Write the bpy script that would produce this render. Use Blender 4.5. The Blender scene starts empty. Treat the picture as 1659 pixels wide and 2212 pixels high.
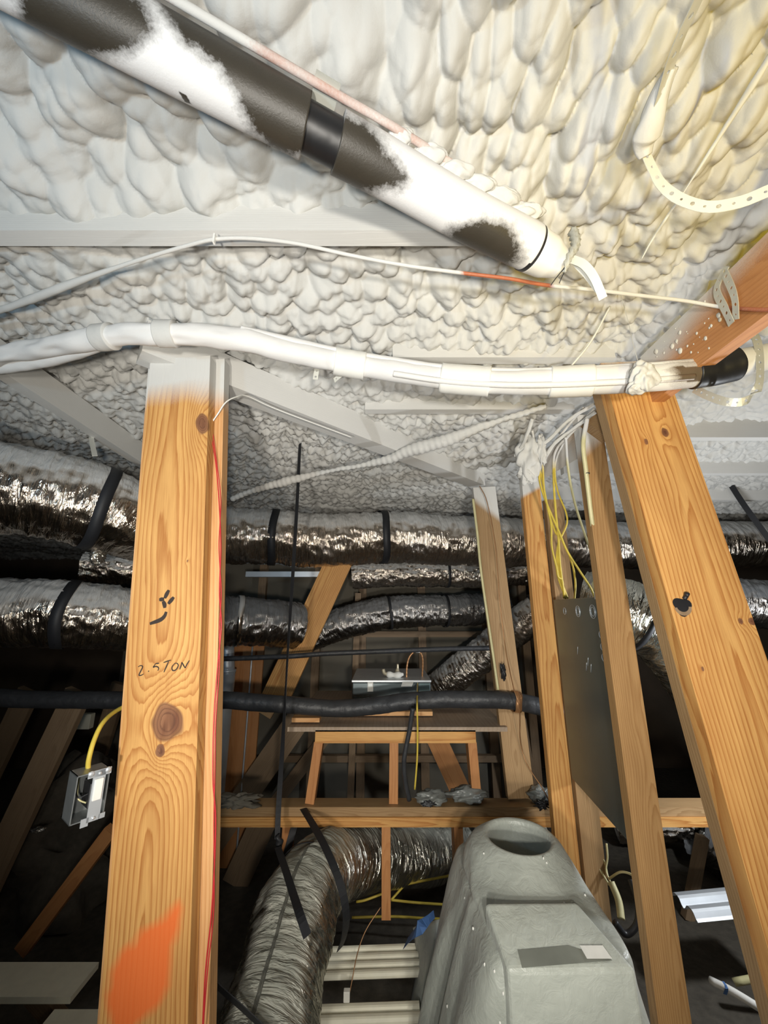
import bpy, math, random
import numpy as np
from mathutils import Vector, Matrix

random.seed(7)
R = math.radians
scene = bpy.context.scene
COL = scene.collection

# ------------------------------------------------------------------ camera, world, lights, exposure
CAM = Vector((0, 0, 1.65))
PITCH = R(14.0)
F = 831.0                                   # focal length in pixels of the 1659 x 2212 frame
cd = bpy.data.cameras.new('camera')
cam = bpy.data.objects.new('camera', cd)
COL.objects.link(cam)
cam.location = CAM
cam.rotation_euler = (R(90) + PITCH, 0, 0)
cd.sensor_fit = 'VERTICAL'
cd.sensor_height = 24.0
cd.lens = F * 24.0 / 2212.0
cd.clip_start = 0.02
scene.camera = cam

world = bpy.data.worlds.new('attic_air')
scene.world = world
world.use_nodes = True
wbg = world.node_tree.nodes['Background']
wbg.inputs[0].default_value = (0.9, 0.95, 1.0, 1)
wbg.inputs[1].default_value = 0.02

scene.view_settings.view_transform = 'Standard'
scene.view_settings.look = 'None'
scene.view_settings.gamma = 1.0
scene.view_settings.use_curve_mapping = False
scene.view_settings.exposure = 0.40


def lamp(name, kind, loc, energy, color, size=0.05, target=None, spot=None, blend=0.5):
    ld = bpy.data.lights.new(name, kind)
    ld.energy = energy
    ld.color = color
    if kind == 'AREA':
        ld.size = size
    else:
        ld.shadow_soft_size = size
    if kind == 'SPOT':
        ld.spot_size = R(spot)
        ld.spot_blend = blend
    o = bpy.data.objects.new(name, ld)
    COL.objects.link(o)
    o.location = loc
    if target is not None:
        o.rotation_euler = (Vector(target) - Vector(loc)).to_track_quat('-Z', 'Y').to_euler()
    return o


lamp('hand_torch', 'SPOT', (-0.22, -0.50, 1.25), 70, (1.0, 0.95, 0.86), 0.05, (0.10, 1.5, 2.15), 120, 0.95)
lamp('torch_fill', 'SPOT', (0.18, -0.50, 1.52), 74, (1.0, 0.95, 0.86), 0.05, (0.05, 1.8, 1.98), 100, 0.95)  # added lamp: half of the near-camera light, split off to weaken shadows
lamp('work_lamp_warm', 'SPOT', (0.74, -0.10, 1.62), 19, (1.0, 0.70, 0.02), 0.04, (0.80, 0.58, 2.6), 80, 0.95)
lamp('work_lamp_cool', 'SPOT', (-0.90, -0.35, 1.78), 15, (0.44, 0.73, 1.0), 0.05, (-0.45, 0.9, 2.6), 150, 0.8)
lamp('low_lamp', 'SPOT', (0.25, -0.30, 1.05), 22, (1.0, 0.96, 0.86), 0.05, (0.28, 1.7, 0.30), 62, 1.0)
lamp('far_lamp', 'POINT', (1.75, 1.55, 1.25), 34, (0.92, 0.96, 1.0), 0.05)


# ------------------------------------------------------------------ helpers: picture rays, objects, meshes
CP, SP = math.cos(PITCH), math.sin(PITCH)


def ray(px, py):
    xc = (px - 829.5) / F
    yc = (1106 - py) / F
    return Vector((xc, CP - yc * SP, SP + yc * CP))


def aD(px, py, D):
    return CAM + ray(px, py) * D


def aY(px, py, Y):
    d = ray(px, py)
    return CAM + d * (Y / d.y)


def aZ(px, py, z):
    d = ray(px, py)
    return CAM + d * ((z - CAM.z) / d.z)


def aX(px, py, x):
    d = ray(px, py)
    return CAM + d * (x / d.x)


def onplane(px, py, p, n):
    d = ray(px, py)
    return CAM + d * ((p - CAM).dot(n) / d.dot(n))


def project(co):
    v = np.asarray(co, dtype=float) - np.array(CAM)
    dep = v[:, 1] * CP + v[:, 2] * SP
    up = -v[:, 1] * SP + v[:, 2] * CP
    dep = np.where(np.abs(dep) < 1e-6, 1e-6, dep)
    return 829.5 + F * v[:, 0] / dep, 1106 - F * up / dep


def hash2(ix, iy, seed):
    h = (ix.astype(np.int64) * 374761393 + iy.astype(np.int64) * 668265263 + seed * 974634777) & 0xFFFFFFFF
    h = ((h ^ (h >> 13)) * 1274126177) & 0xFFFFFFFF
    h = (h ^ (h >> 16)) & 0xFFFFFFFF
    return h / 4294967295.0


def noise2(x, y, seed=0):
    x = np.asarray(x, dtype=float); y = np.asarray(y, dtype=float)
    ix = np.floor(x); iy = np.floor(y)
    fx = x - ix; fy = y - iy
    fx = fx * fx * (3 - 2 * fx); fy = fy * fy * (3 - 2 * fy)
    a = hash2(ix, iy, seed); b = hash2(ix + 1, iy, seed)
    c = hash2(ix, iy + 1, seed); d = hash2(ix + 1, iy + 1, seed)
    return (a * (1 - fx) + b * fx) * (1 - fy) + (c * (1 - fx) + d * fx) * fy - 0.5


def sstep(a, b, x):
    t = np.clip((np.asarray(x, dtype=float) - a) / (b - a), 0, 1)
    return t * t * (3 - 2 * t)


def poly_sd(px, py, poly):
    """signed distance (inside positive) of points to a polygon"""
    px = np.asarray(px, dtype=float); py = np.asarray(py, dtype=float)
    best = np.full(px.shape, 1e18); ins = np.zeros(px.shape, bool)
    n = len(poly)
    for i in range(n):
        ax, ay = poly[i]; bx, by = poly[(i + 1) % n]
        ex, ey = bx - ax, by - ay
        L = ex * ex + ey * ey + 1e-12
        t = np.clip(((px - ax) * ex + (py - ay) * ey) / L, 0, 1)
        best = np.minimum(best, (px - ax - t * ex) ** 2 + (py - ay - t * ey) ** 2)
        cond = (ay > py) != (by > py)
        xx = ax + (py - ay) * ex / (ey if abs(ey) > 1e-12 else 1e-12)
        ins ^= cond & (px < xx)
    d = np.sqrt(best)
    return np.where(ins, d, -d)


def link(name, me, mat=None, parent=None, smooth=True):
    o = bpy.data.objects.new(name, me)
    COL.objects.link(o)
    if mat is not None:
        me.materials.append(mat)
    if smooth and len(me.polygons):
        me.polygons.foreach_set('use_smooth', np.ones(len(me.polygons), dtype=bool))
    if parent is not None:
        o.parent = parent
        o.matrix_parent_inverse = parent.matrix_basis.inverted()
    return o


def mesh(name, verts, faces, mat=None, parent=None, smooth=False, attrs=None):
    me = bpy.data.meshes.new(name)
    me.from_pydata([tuple(v) for v in verts], [], faces)
    if attrs:
        for k, v in attrs.items():
            a = me.attributes.new(k, 'FLOAT', 'POINT')
            a.data.foreach_set('value', np.asarray(v, dtype=np.float32))
    me.update()
    return link(name, me, mat, parent, smooth)


def grid_faces(nr, nc, wrap=False, off=0):
    r = np.arange(nr - 1)[:, None]; c = np.arange(nc if wrap else nc - 1)[None, :]
    c2 = (c + 1) % nc
    f = np.stack([r * nc + c, r * nc + c2, (r + 1) * nc + c2, (r + 1) * nc + c], -1).reshape(-1, 4) + off
    return f


def fast_mesh(name, co, quads, mat, parent=None, smooth=True, attrs=None, uv=None):
    me = bpy.data.meshes.new(name)
    nv, nf = len(co), len(quads)
    me.vertices.add(nv)
    me.vertices.foreach_set('co', np.asarray(co, dtype=np.float32).ravel())
    me.loops.add(nf * 4)
    me.loops.foreach_set('vertex_index', np.asarray(quads, dtype=np.int32).ravel())
    me.polygons.add(nf)
    me.polygons.foreach_set('loop_start', np.arange(0, nf * 4, 4, dtype=np.int32))
    me.polygons.foreach_set('loop_total', np.full(nf, 4, dtype=np.int32))
    me.update(calc_edges=True)
    me.validate()
    if attrs:
        for k, v in attrs.items():
            a = me.attributes.new(k, 'FLOAT', 'POINT')
            a.data.foreach_set('value', np.asarray(v, dtype=np.float32))
    return link(name, me, mat, parent, smooth)


def tag(o, label, cat, group=None):
    o['label'] = label
    o['category'] = cat
    o['kind'] = 'thing'
    if group:
        o['group'] = group
    return o


def thing(name, label, cat, loc, group=None):
    o = bpy.data.objects.new(name, None)
    o.empty_display_size = 0.05
    COL.objects.link(o)
    o.location = loc
    return tag(o, label, cat, group)


def structure(o):
    o['kind'] = 'structure'
    return o


def catmull(pts, n):
    P = np.array([list(p) for p in pts], dtype=float)
    if len(P) == 2:
        t = np.linspace(0, 1, n)[:, None]
        return P[0] * (1 - t) + P[1] * t
    E = np.vstack([2 * P[0] - P[1], P, 2 * P[-1] - P[-2]])
    seg = len(P) - 1
    out = []
    for s in np.linspace(0, seg, n):
        i = min(int(s), seg - 1)
        t = s - i
        p0, p1, p2, p3 = E[i], E[i + 1], E[i + 2], E[i + 3]
        out.append(0.5 * (2 * p1 + (p2 - p0) * t + (2 * p0 - 5 * p1 + 4 * p2 - p3) * t * t + (3 * p1 - p0 - 3 * p2 + p3) * t ** 3))
    out = np.array(out)
    # even spacing
    dl = np.r_[0, np.cumsum(np.linalg.norm(np.diff(out, axis=0), axis=1))]
    u = np.linspace(0, dl[-1], n)
    return np.stack([np.interp(u, dl, out[:, k]) for k in range(3)], 1)


def frames(P):
    T = np.gradient(P, axis=0)
    T /= np.linalg.norm(T, axis=1)[:, None] + 1e-12
    up = np.array([0, 0, 1.0])
    if abs(T[0] @ up) > 0.9:
        up = np.array([0, -1.0, 0])
    N = np.zeros_like(P)
    n = up - T[0] * (T[0] @ up)
    n /= np.linalg.norm(n)
    N[0] = n
    for i in range(1, len(P)):
        n = n - T[i] * (T[i] @ n)
        n /= np.linalg.norm(n) + 1e-12
        N[i] = n
    return T, N, np.cross(T, N)


def tube(name, pts, r, mat, parent=None, n=40, seg=10, rfun=None, spray=None, caps=True, smooth=True):
    P = catmull(pts, n)
    T, N, B = frames(P)
    s = np.r_[0, np.cumsum(np.linalg.norm(np.diff(P, axis=0), axis=1))]
    rr = np.full(n, r, dtype=float) if np.isscalar(r) else np.interp(np.linspace(0, 1, n), np.linspace(0, 1, len(r)), r)
    th = np.linspace(0, 2 * math.pi, seg, endpoint=False)
    S, TH = np.meshgrid(s, th, indexing='ij')
    RR = np.repeat(rr[:, None], seg, 1)
    if rfun is not None:
        RR = RR + rfun(S, TH)
    co = P[:, None, :] + RR[..., None] * (np.cos(TH)[..., None] * N[:, None, :] + np.sin(TH)[..., None] * B[:, None, :])
    co = co.reshape(-1, 3)
    q = grid_faces(n, seg, True)
    attrs = {'along': S.ravel(), 'around': TH.ravel() / (2 * math.pi)}
    if spray is not None:
        attrs['spray'] = spray(co)
    if caps:
        m = len(co)
        co = np.vstack([co, P[0], P[-1]])
        for k in attrs:
            attrs[k] = np.r_[attrs[k], attrs[k][0], attrs[k][-1]]
        me = bpy.data.meshes.new(name)
        fs = [tuple(x) for x in q] + [(m, (i + 1) % seg, i) for i in range(seg)] + \
             [(m + 1, (n - 1) * seg + i, (n - 1) * seg + (i + 1) % seg) for i in range(seg)]
        o = mesh(name, co, fs, mat, parent, smooth, attrs)
    else:
        o = fast_mesh(name, co, q, mat, parent, smooth, attrs)
    return o


def box(name, lo, hi, mat, parent=None, bevel=0.0, rot=None):
    lo = Vector(lo); hi = Vector(hi)
    c = (lo + hi) / 2
    h = (hi - lo) / 2
    vs = [(sx * h.x, sy * h.y, sz * h.z) for sx in (-1, 1) for sy in (-1, 1) for sz in (-1, 1)]
    M = rot if rot is not None else Matrix.Identity(3)
    vs = [M @ Vector(v) + c for v in vs]
    fs = [(0, 1, 3, 2), (4, 6, 7, 5), (0, 4, 5, 1), (2, 3, 7, 6), (0, 2, 6, 4), (1, 5, 7, 3)]
    o = mesh(name, vs, fs, mat, parent, False)
    if bevel > 0:
        m = o.modifiers.new('bevel', 'BEVEL')
        m.width = bevel
        m.segments = 2
    return o


def join_boxes(name, boxes, mat, parent=None):
    vs, fs = [], []
    for lo, hi in boxes:
        b = len(vs)
        for x in (lo[0], hi[0]):
            for y in (lo[1], hi[1]):
                for z in (lo[2], hi[2]):
                    vs.append((x, y, z))
        fs += [tuple(b + i for i in f) for f in [(0, 1, 3, 2), (4, 6, 7, 5), (0, 4, 5, 1), (2, 3, 7, 6), (0, 2, 6, 4), (1, 5, 7, 3)]]
    return mesh(name, vs, fs, mat, parent, False)


# ------------------------------------------------------------------ materials
def new_mat(name):
    m = bpy.data.materials.new(name)
    m.use_nodes = True
    return m, m.node_tree.nodes, m.node_tree.links, m.node_tree.nodes['Principled BSDF']


def mixc(nt, fac, a, b):
    n = nt.nodes.new('ShaderNodeMix')
    n.data_type = 'RGBA'
    for sock, v in ((n.inputs[0], fac), (n.inputs[6], a), (n.inputs[7], b)):
        if isinstance(v, bpy.types.NodeSocket):
            nt.links.new(v, sock)
        elif isinstance(v, (int, float)):
            sock.default_value = v
        else:
            sock.default_value = (*v, 1)
    return n.outputs[2]


def math_n(nt, op, a, b=0.0, c=0.0):
    n = nt.nodes.new('ShaderNodeMath')
    n.operation = op
    for sock, v in zip(n.inputs, (a, b, c)):
        if isinstance(v, bpy.types.NodeSocket):
            nt.links.new(v, sock)
        else:
            sock.default_value = v
    return n.outputs[0]


def ramp(nt, fac, stops):
    n = nt.nodes.new('ShaderNodeValToRGB')
    el = n.color_ramp.elements
    while len(el) < len(stops):
        el.new(0.5)
    for e, (p, c) in zip(el, stops):
        e.position = p
        e.color = (*c, 1) if not isinstance(c, (int, float)) else (c, c, c, 1)
    nt.links.new(fac, n.inputs[0])
    return n.outputs[0]


def tex_noise(nt, scale, detail=3.0, vec=None, rough=0.5, distort=0.0):
    n = nt.nodes.new('ShaderNodeTexNoise')
    n.inputs['Scale'].default_value = scale
    n.inputs['Detail'].default_value = detail
    n.inputs['Roughness'].default_value = rough
    n.inputs['Distortion'].default_value = distort
    if vec is not None:
        nt.links.new(vec, n.inputs['Vector'])
    return n.outputs[0]


def coords(nt, scale=(1, 1, 1), which='Object'):
    t = nt.nodes.new('ShaderNodeTexCoord')
    m = nt.nodes.new('ShaderNodeMapping')
    m.inputs['Scale'].default_value = scale
    nt.links.new(t.outputs[which], m.inputs[0])
    return m.outputs[0]


def attr(nt, name):
    n = nt.nodes.new('ShaderNodeAttribute')
    n.attribute_name = name
    return n.outputs['Fac']


def bump(nt, h, strength, dist, bsdf):
    b = nt.nodes.new('ShaderNodeBump')
    b.inputs['Strength'].default_value = strength
    b.inputs['Distance'].default_value = dist
    nt.links.new(h, b.inputs['Height'])
    nt.links.new(b.outputs[0], bsdf.inputs['Normal'])


def plain(name, color, rough=0.6, metallic=0.0, var=0.12, scale=30.0, bumps=0.0, coat=0.0):
    m, N, L, B = new_mat(name)
    nt = m.node_tree
    f = tex_noise(nt, scale, 3, coords(nt))
    c = mixc(nt, f, [x * (1 - var) for x in color], [min(1, x * (1 + var)) for x in color])
    L.new(c, B.inputs['Base Color'])
    B.inputs['Roughness'].default_value = rough
    B.inputs['Metallic'].default_value = metallic
    B.inputs['Coat Weight'].default_value = coat
    if bumps:
        bump(nt, f, bumps, 0.01, B)
    return m


SPRAYC = (0.62, 0.61, 0.58)


def sprayed(name, color, rough=0.5, metallic=0.0, spray_col=SPRAYC):
    """a surface carrying foam overspray where the attribute 'spray' says so"""
    m, N, L, B = new_mat(name)
    nt = m.node_tree
    s = attr(nt, 'spray')
    n1 = tex_noise(nt, 260, 4, coords(nt), 0.7)
    f = math_n(nt, 'ADD', s, math_n(nt, 'MULTIPLY', math_n(nt, 'SUBTRACT', n1, 0.5), 0.55))
    f = ramp(nt, f, [(0.2, 0.0), (0.45, 0.45), (0.85, 1.0)])
    n2 = tex_noise(nt, 40, 3, coords(nt))
    c = mixc(nt, n2, [x * 0.85 for x in color], [min(1, x * 1.15) for x in color])
    L.new(mixc(nt, f, c, spray_col), B.inputs['Base Color'])
    L.new(math_n(nt, 'ADD', math_n(nt, 'MULTIPLY', f, 0.9 - rough), rough), B.inputs['Roughness'])
    L.new(math_n(nt, 'MULTIPLY', math_n(nt, 'SUBTRACT', 1.0, f), metallic), B.inputs['Metallic'])
    bump(nt, n1, 0.15, 0.004, B)
    return m


def lumber_mat(name, light, dark, spacing=0.0075, contrast=1.0):
    """softwood: growth rings from the attribute 'ring' (metres from the pith), knots, overspray and paint as attributes"""
    m, N, L, B = new_mat(name)
    nt = m.node_tree
    fib = tex_noise(nt, 1.0, 4, coords(nt, (420, 420, 9)), 0.65)
    blot = tex_noise(nt, 1.0, 3, coords(nt, (16, 16, 3)), 0.6)
    r = attr(nt, 'ring')
    wob = math_n(nt, 'MULTIPLY', math_n(nt, 'SUBTRACT', tex_noise(nt, 1.0, 3, coords(nt, (60, 60, 4))), 0.5), spacing * 0.9)
    ph = math_n(nt, 'FRACT', math_n(nt, 'DIVIDE', math_n(nt, 'ADD', r, wob), spacing))
    band = ramp(nt, ph, [(0.0, 0.0), (0.45, 0.12), (0.80, 0.75), (0.92, 1.0), (1.0, 0.05)])
    band = math_n(nt, 'MULTIPLY', band, math_n(nt, 'ADD', math_n(nt, 'MULTIPLY', fib, 0.9), 0.35))
    c = mixc(nt, math_n(nt, 'MULTIPLY', band, contrast), light, dark)
    c = mixc(nt, ramp(nt, fib, [(0.45, 0.0), (0.75, 0.35)]), c, [x * 0.72 for x in dark])
    c = mixc(nt, ramp(nt, blot, [(0.35, 0.0), (0.75, 0.45)]), c, [x * 0.8 for x in dark])
    k = attr(nt, 'knot')
    kn = math_n(nt, 'ADD', k, math_n(nt, 'MULTIPLY', math_n(nt, 'SUBTRACT', blot, 0.5), 0.25))
    kr = ramp(nt, kn, [(0.38, 0.0), (0.52, 0.85), (0.8, 1.0)])
    kc = mixc(nt, ramp(nt, blot, [(0.35, 0.0), (0.65, 1.0)]), (0.16, 0.06, 0.03), (0.33, 0.16, 0.08))
    kb = ramp(nt, math_n(nt, 'FRACT', math_n(nt, 'MULTIPLY', kn, 5.0)), [(0.0, 0.0), (0.6, 0.15), (0.9, 0.75), (1.0, 0.0)])
    kc = mixc(nt, kb, kc, (0.10, 0.04, 0.022))
    c = mixc(nt, kr, c, kc)
    p = attr(nt, 'paint')
    pf = ramp(nt, math_n(nt, 'ADD', p, math_n(nt, 'MULTIPLY', math_n(nt, 'SUBTRACT', fib, 0.5), 0.25)), [(0.1, 0.0), (0.75, 0.9)])
    c = mixc(nt, pf, c, (0.80, 0.16, 0.035))
    s = attr(nt, 'spray')
    n1 = tex_noise(nt, 300, 4, coords(nt), 0.75)
    sf = ramp(nt, math_n(nt, 'ADD', s, math_n(nt, 'MULTIPLY', math_n(nt, 'SUBTRACT', n1, 0.5), 0.45)), [(0.15, 0.0), (0.85, 1.0)])
    c = mixc(nt, sf, c, SPRAYC)
    L.new(c, B.inputs['Base Color'])
    L.new(math_n(nt, 'ADD', 0.55, math_n(nt, 'MULTIPLY', sf, 0.35)), B.inputs['Roughness'])
    B.inputs['Specular IOR Level'].default_value = 0.3
    bump(nt, math_n(nt, 'ADD', fib, band), 0.12, 0.002, B)
    return m


def foil_mat(name, base=(0.66, 0.58, 0.49), dust=(0.52, 0.52, 0.51), dust_lo=0.12, dust_hi=0.42, rough=0.2, cs=1.0, bs=0.75):
    """crinkled metallised film, its upward side under grey dust and overspray"""
    m, N, L, B = new_mat(name)
    nt = m.node_tree
    al = attr(nt, 'along'); ar = attr(nt, 'around')
    cmb = nt.nodes.new('ShaderNodeCombineXYZ')
    L.new(math_n(nt, 'MULTIPLY', al, 95.0 * cs), cmb.inputs[0])
    L.new(math_n(nt, 'MULTIPLY', ar, 16.0 * cs), cmb.inputs[1])
    cr = tex_noise(nt, 1.0, 4, cmb.outputs[0], 0.6, 0.6)
    cmb2 = nt.nodes.new('ShaderNodeCombineXYZ')
    L.new(math_n(nt, 'MULTIPLY', al, 42.0 * cs), cmb2.inputs[0])
    L.new(math_n(nt, 'MULTIPLY', ar, 26.0 * cs), cmb2.inputs[1])
    v = nt.nodes.new('ShaderNodeTexVoronoi')
    v.inputs['Scale'].default_value = 1.0
    L.new(cmb2.outputs[0], v.inputs['Vector'])
    h = math_n(nt, 'ADD', cr, math_n(nt, 'MULTIPLY', v.outputs['Distance'], 0.45))
    geo = nt.nodes.new('ShaderNodeNewGeometry')
    sep = nt.nodes.new('ShaderNodeSeparateXYZ')
    L.new(geo.outputs['Normal'], sep.inputs[0])
    n2 = tex_noise(nt, 14, 4, coords(nt), 0.6)
    z = math_n(nt, 'ADD', sep.outputs[2], math_n(nt, 'MULTIPLY', math_n(nt, 'SUBTRACT', n2, 0.5), 0.35))
    d = ramp(nt, z, [(max(0, dust_lo), 0.0), (dust_hi, 1.0)])
    c = mixc(nt, tex_noise(nt, 5, 2, coords(nt)), [x * 0.75 for x in base], base)
    L.new(mixc(nt, d, c, dust), B.inputs['Base Color'])
    L.new(math_n(nt, 'SUBTRACT', 1.0, math_n(nt, 'MULTIPLY', d, 0.92)), B.inputs['Metallic'])
    L.new(math_n(nt, 'ADD', rough, math_n(nt, 'MULTIPLY', d, 0.6)), B.inputs['Roughness'])
    b = nt.nodes.new('ShaderNodeBump')
    b.inputs['Strength'].default_value = bs
    b.inputs['Distance'].default_value = 0.012 / cs
    L.new(h, b.inputs['Height'])
    L.new(b.outputs[0], B.inputs['Normal'])
    return m


def foam_mat():
    m, N, L, B = new_mat('spray_foam')
    nt = m.node_tree
    co = coords(nt)
    n1 = tex_noise(nt, 9, 4, co, 0.6)
    n2 = tex_noise(nt, 120, 4, co, 0.6)
    c = mixc(nt, n1, (0.60, 0.59, 0.555), (0.55, 0.545, 0.52))
    L.new(c, B.inputs['Base Color'])
    B.inputs['Roughness'].default_value = 0.75
    B.inputs['Specular IOR Level'].default_value = 0.25
    bump(nt, n2, 0.18, 0.004, B)
    return m


M = {}
M['foam'] = foam_mat()
M['lumber'] = lumber_mat('fresh_lumber', (0.71, 0.40, 0.135), (0.40, 0.145, 0.032), 0.0105)
M['lumber2'] = lumber_mat('pale_lumber', (0.72, 0.42, 0.19), (0.52, 0.24, 0.08), 0.0075, 0.85)
M['lumber_red'] = lumber_mat('reddish_lumber', (0.55, 0.26, 0.10), (0.40, 0.16, 0.055), 0.009, 0.7)
M['lumber_old'] = lumber_mat('aged_lumber', (0.40, 0.26, 0.13), (0.26, 0.15, 0.065), 0.006, 0.9)
M['lumber_brown'] = lumber_mat('brown_lumber', (0.45, 0.27, 0.115), (0.29, 0.145, 0.05), 0.006, 0.9)
M['deck'] = lumber_mat('grey_plywood', (0.42, 0.33, 0.25), (0.30, 0.22, 0.15), 0.02, 0.6)
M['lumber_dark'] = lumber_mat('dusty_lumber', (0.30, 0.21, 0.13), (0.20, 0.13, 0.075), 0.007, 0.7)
M['foil'] = foil_mat('duct_foil')
M['foil_dark'] = foil_mat('dark_duct_foil', (0.40, 0.38, 0.36), (0.16, 0.165, 0.17), 0.0, 0.3, 0.24)
M['foil_clear'] = foil_mat('dusty_duct_foil', (0.72, 0.70, 0.62), (0.36, 0.37, 0.32), 0.5, 1.0, 0.24, 0.36, 1.0)
M['black'] = plain('black_plastic', (0.018, 0.018, 0.02), 0.42, 0, 0.3)
M['black_tape'] = plain('black_tape', (0.012, 0.012, 0.013), 0.42, 0, 0.3, 12, 0.3)
M['webbing'] = plain('black_webbing', (0.014, 0.015, 0.018), 0.6, 0, 0.3, 300)
M['steel'] = plain('galvanised_steel', (0.62, 0.65, 0.68), 0.42, 0.55, 0.12, 18)
M['panel'] = plain('panel_steel', (0.13, 0.18, 0.19), 0.36, 0.7, 0.10, 9)
M['strap'] = plain('perforated_zinc', (0.56, 0.56, 0.50), 0.45, 0.3, 0.12, 30)
M['white_strap'] = plain('oversprayed_zinc', (0.68, 0.67, 0.60), 0.6, 0.1, 0.1, 30)
M['grey_box'] = plain('pressed_steel', (0.36, 0.38, 0.38), 0.4, 0.75, 0.15, 40)
M['white_plastic'] = plain('white_plastic', (0.80, 0.79, 0.74), 0.4, 0, 0.04)
M['cable_yellow'] = sprayed('yellow_cable', (0.62, 0.47, 0.07), 0.4)
M['cable_cream'] = sprayed('cream_cable', (0.60, 0.55, 0.30), 0.4)
M['cable_white'] = sprayed('white_cable', (0.42, 0.13, 0.06), 0.45)
M['cable_red'] = plain('red_wire', (0.52, 0.03, 0.035), 0.4)
M['copper'] = plain('copper_wire', (0.42, 0.22, 0.10), 0.4, 0.5)
M['pipe'] = sprayed('sleeve_overspray', (0.040, 0.034, 0.025), 0.45, 0, (0.72, 0.715, 0.71))
M['lineset'] = sprayed('lineset_overspray', (0.16, 0.12, 0.08), 0.35, 0.3, (0.70, 0.69, 0.67))
M['plastic'] = None
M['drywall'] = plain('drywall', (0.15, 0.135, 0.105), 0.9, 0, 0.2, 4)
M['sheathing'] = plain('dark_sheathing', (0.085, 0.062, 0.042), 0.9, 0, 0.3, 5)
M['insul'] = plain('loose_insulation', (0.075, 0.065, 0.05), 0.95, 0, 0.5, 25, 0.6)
M['tray'] = plain('cream_metal', (0.82, 0.79, 0.64), 0.5, 0.0, 0.12, 25)
M['ink'] = plain('marker_ink', (0.035, 0.022, 0.015), 0.7)
M['blue'] = plain('blue_tape', (0.06, 0.14, 0.33), 0.6)
M['sticker'] = plain('paper_label', (0.70, 0.70, 0.66), 0.6)
M['furnace'] = plain('furnace_enamel', (0.13, 0.16, 0.17), 0.25, 0.6, 0.2, 10)
M['brass'] = plain('brass', (0.50, 0.45, 0.33), 0.35, 0.4)
M['rubber'] = plain('rubber_insulation', (0.030, 0.032, 0.036), 0.5, 0, 0.4, 25, 0.5)


# ------------------------------------------------------------------ builders: lumber, ducts, straps
SEED = [11]


def lumber(name, p0, p1, w, t, face, mat, parent=None, nu=10, dv=0.03, knots=(), spray=None, paint=None,
           notch=None, pith=None, taper=0.025):
    """a sawn board; p0-p1 is the middle of its face that looks along 'face'; Z of the object runs with the grain"""
    p0 = Vector(p0); p1 = Vector(p1)
    L = (p1 - p0).length
    ax = (p1 - p0) / L
    n = Vector(face)
    n = (n - ax * n.dot(ax)).normalized()
    u = ax.cross(n)
    SEED[0] += 17
    sd = SEED[0]
    rnd = random.Random(sd)
    if pith is None:
        pith = (rnd.uniform(-0.4, 0.4) * w, rnd.uniform(0.02, 0.05))
    nv = max(2, int(L / dv) + 1)
    nn = 3
    co, qs, base = [], [], 0
    V = np.linspace(0, L, nv)
    U = np.linspace(-w / 2, w / 2, nu)
    NN = np.linspace(0, -t, nn)

    def add(A, Bv, Cn, flip):
        nonlocal base
        g = np.stack([A, Cn, Bv], -1)
        r, c = A.shape
        q = grid_faces(r, c, False, base)
        qs.append(q[:, ::-1] if flip else q)
        co.append(g.reshape(-1, 3))
        base += r * c

    vv, uu = np.meshgrid(V, U, indexing='ij')
    add(uu, vv, np.zeros_like(uu), False)
    add(uu, vv, np.full_like(uu, -t), True)
    vv2, n2 = np.meshgrid(V, NN, indexing='ij')
    add(np.full_like(n2, -w / 2), vv2, n2, True)
    add(np.full_like(n2, w / 2), vv2, n2, False)
    u3, n3 = np.meshgrid(U, NN, indexing='ij')
    add(u3, np.zeros_like(u3), n3, False)
    add(u3, np.full_like(u3, L), n3, True)
    co = np.vstack(co)
    q = np.vstack(qs)
    x, y, z = co[:, 0].copy(), co[:, 1].copy(), co[:, 2].copy()
    if notch is not None:                      # cut the top away beyond u > notch[0], down to v = notch[1]
        m = (x > notch[0]) & (z > notch[1])
        cz = co[:, 2]
        cz[m] = notch[1]
        z = cz.copy()
    wob = 0.010 * noise2(z * 2.1, z * 0 + sd, sd) + 0.006 * noise2(z * 6, x * 18, sd + 3)
    d0 = pith[1] + taper * (z - L * 0.5) + 2.2 * wob
    ring = np.sqrt((x - pith[0] - wob) ** 2 + (y - d0) ** 2)
    knot = np.zeros_like(ring)
    for (ku, kv, ka, kb) in knots:
        dx = (x - ku) / ka; dz = (z - kv) / kb
        d2 = dx * dx + dz * dz
        d = np.sqrt(d2) * (1 + 0.38 * noise2(x / ka * 1.1 + 7, z / kb * 1.1, sd + 9)) 
        knot = np.maximum(knot, np.clip(1.5 - d, 0, 1) * np.where(y > -0.02, 1, 0.6))
        side = np.sign(ku - pith[0]) if abs(ku - pith[0]) > 1e-6 else 1.0
        ring = ring + 2.6 * ka * np.exp(-(dx / 1.9) ** 2 - (dz / 2.6) ** 2)
    Mx = Matrix(((u.x, n.x, ax.x, p0.x), (u.y, n.y, ax.y, p0.y), (u.z, n.z, ax.z, p0.z), (0, 0, 0, 1)))
    wc = co @ np.array([[u.x, u.y, u.z], [n.x, n.y, n.z], [ax.x, ax.y, ax.z]]) + np.array(p0)
    at = {'ring': ring, 'knot': knot,
          'spray': spray(wc) if spray else np.zeros(len(co)), 'paint': paint(wc, co) if paint else np.zeros(len(co))}
    o = fast_mesh(name, co, q, mat, None, False, at)
    o.matrix_basis = Mx
    if parent is not None:
        o.parent = parent
        o.matrix_parent_inverse = parent.matrix_basis.inverted()
    return o


def zspray(z0, z1):
    """overspray fog that starts at height z0 and is full at z1"""
    def f(wc):
        return sstep(z0, z1, wc[:, 2] + 0.05 * noise2(wc[:, 0] * 9 + wc[:, 1] * 5, wc[:, 2] * 9, 5))
    return f


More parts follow.
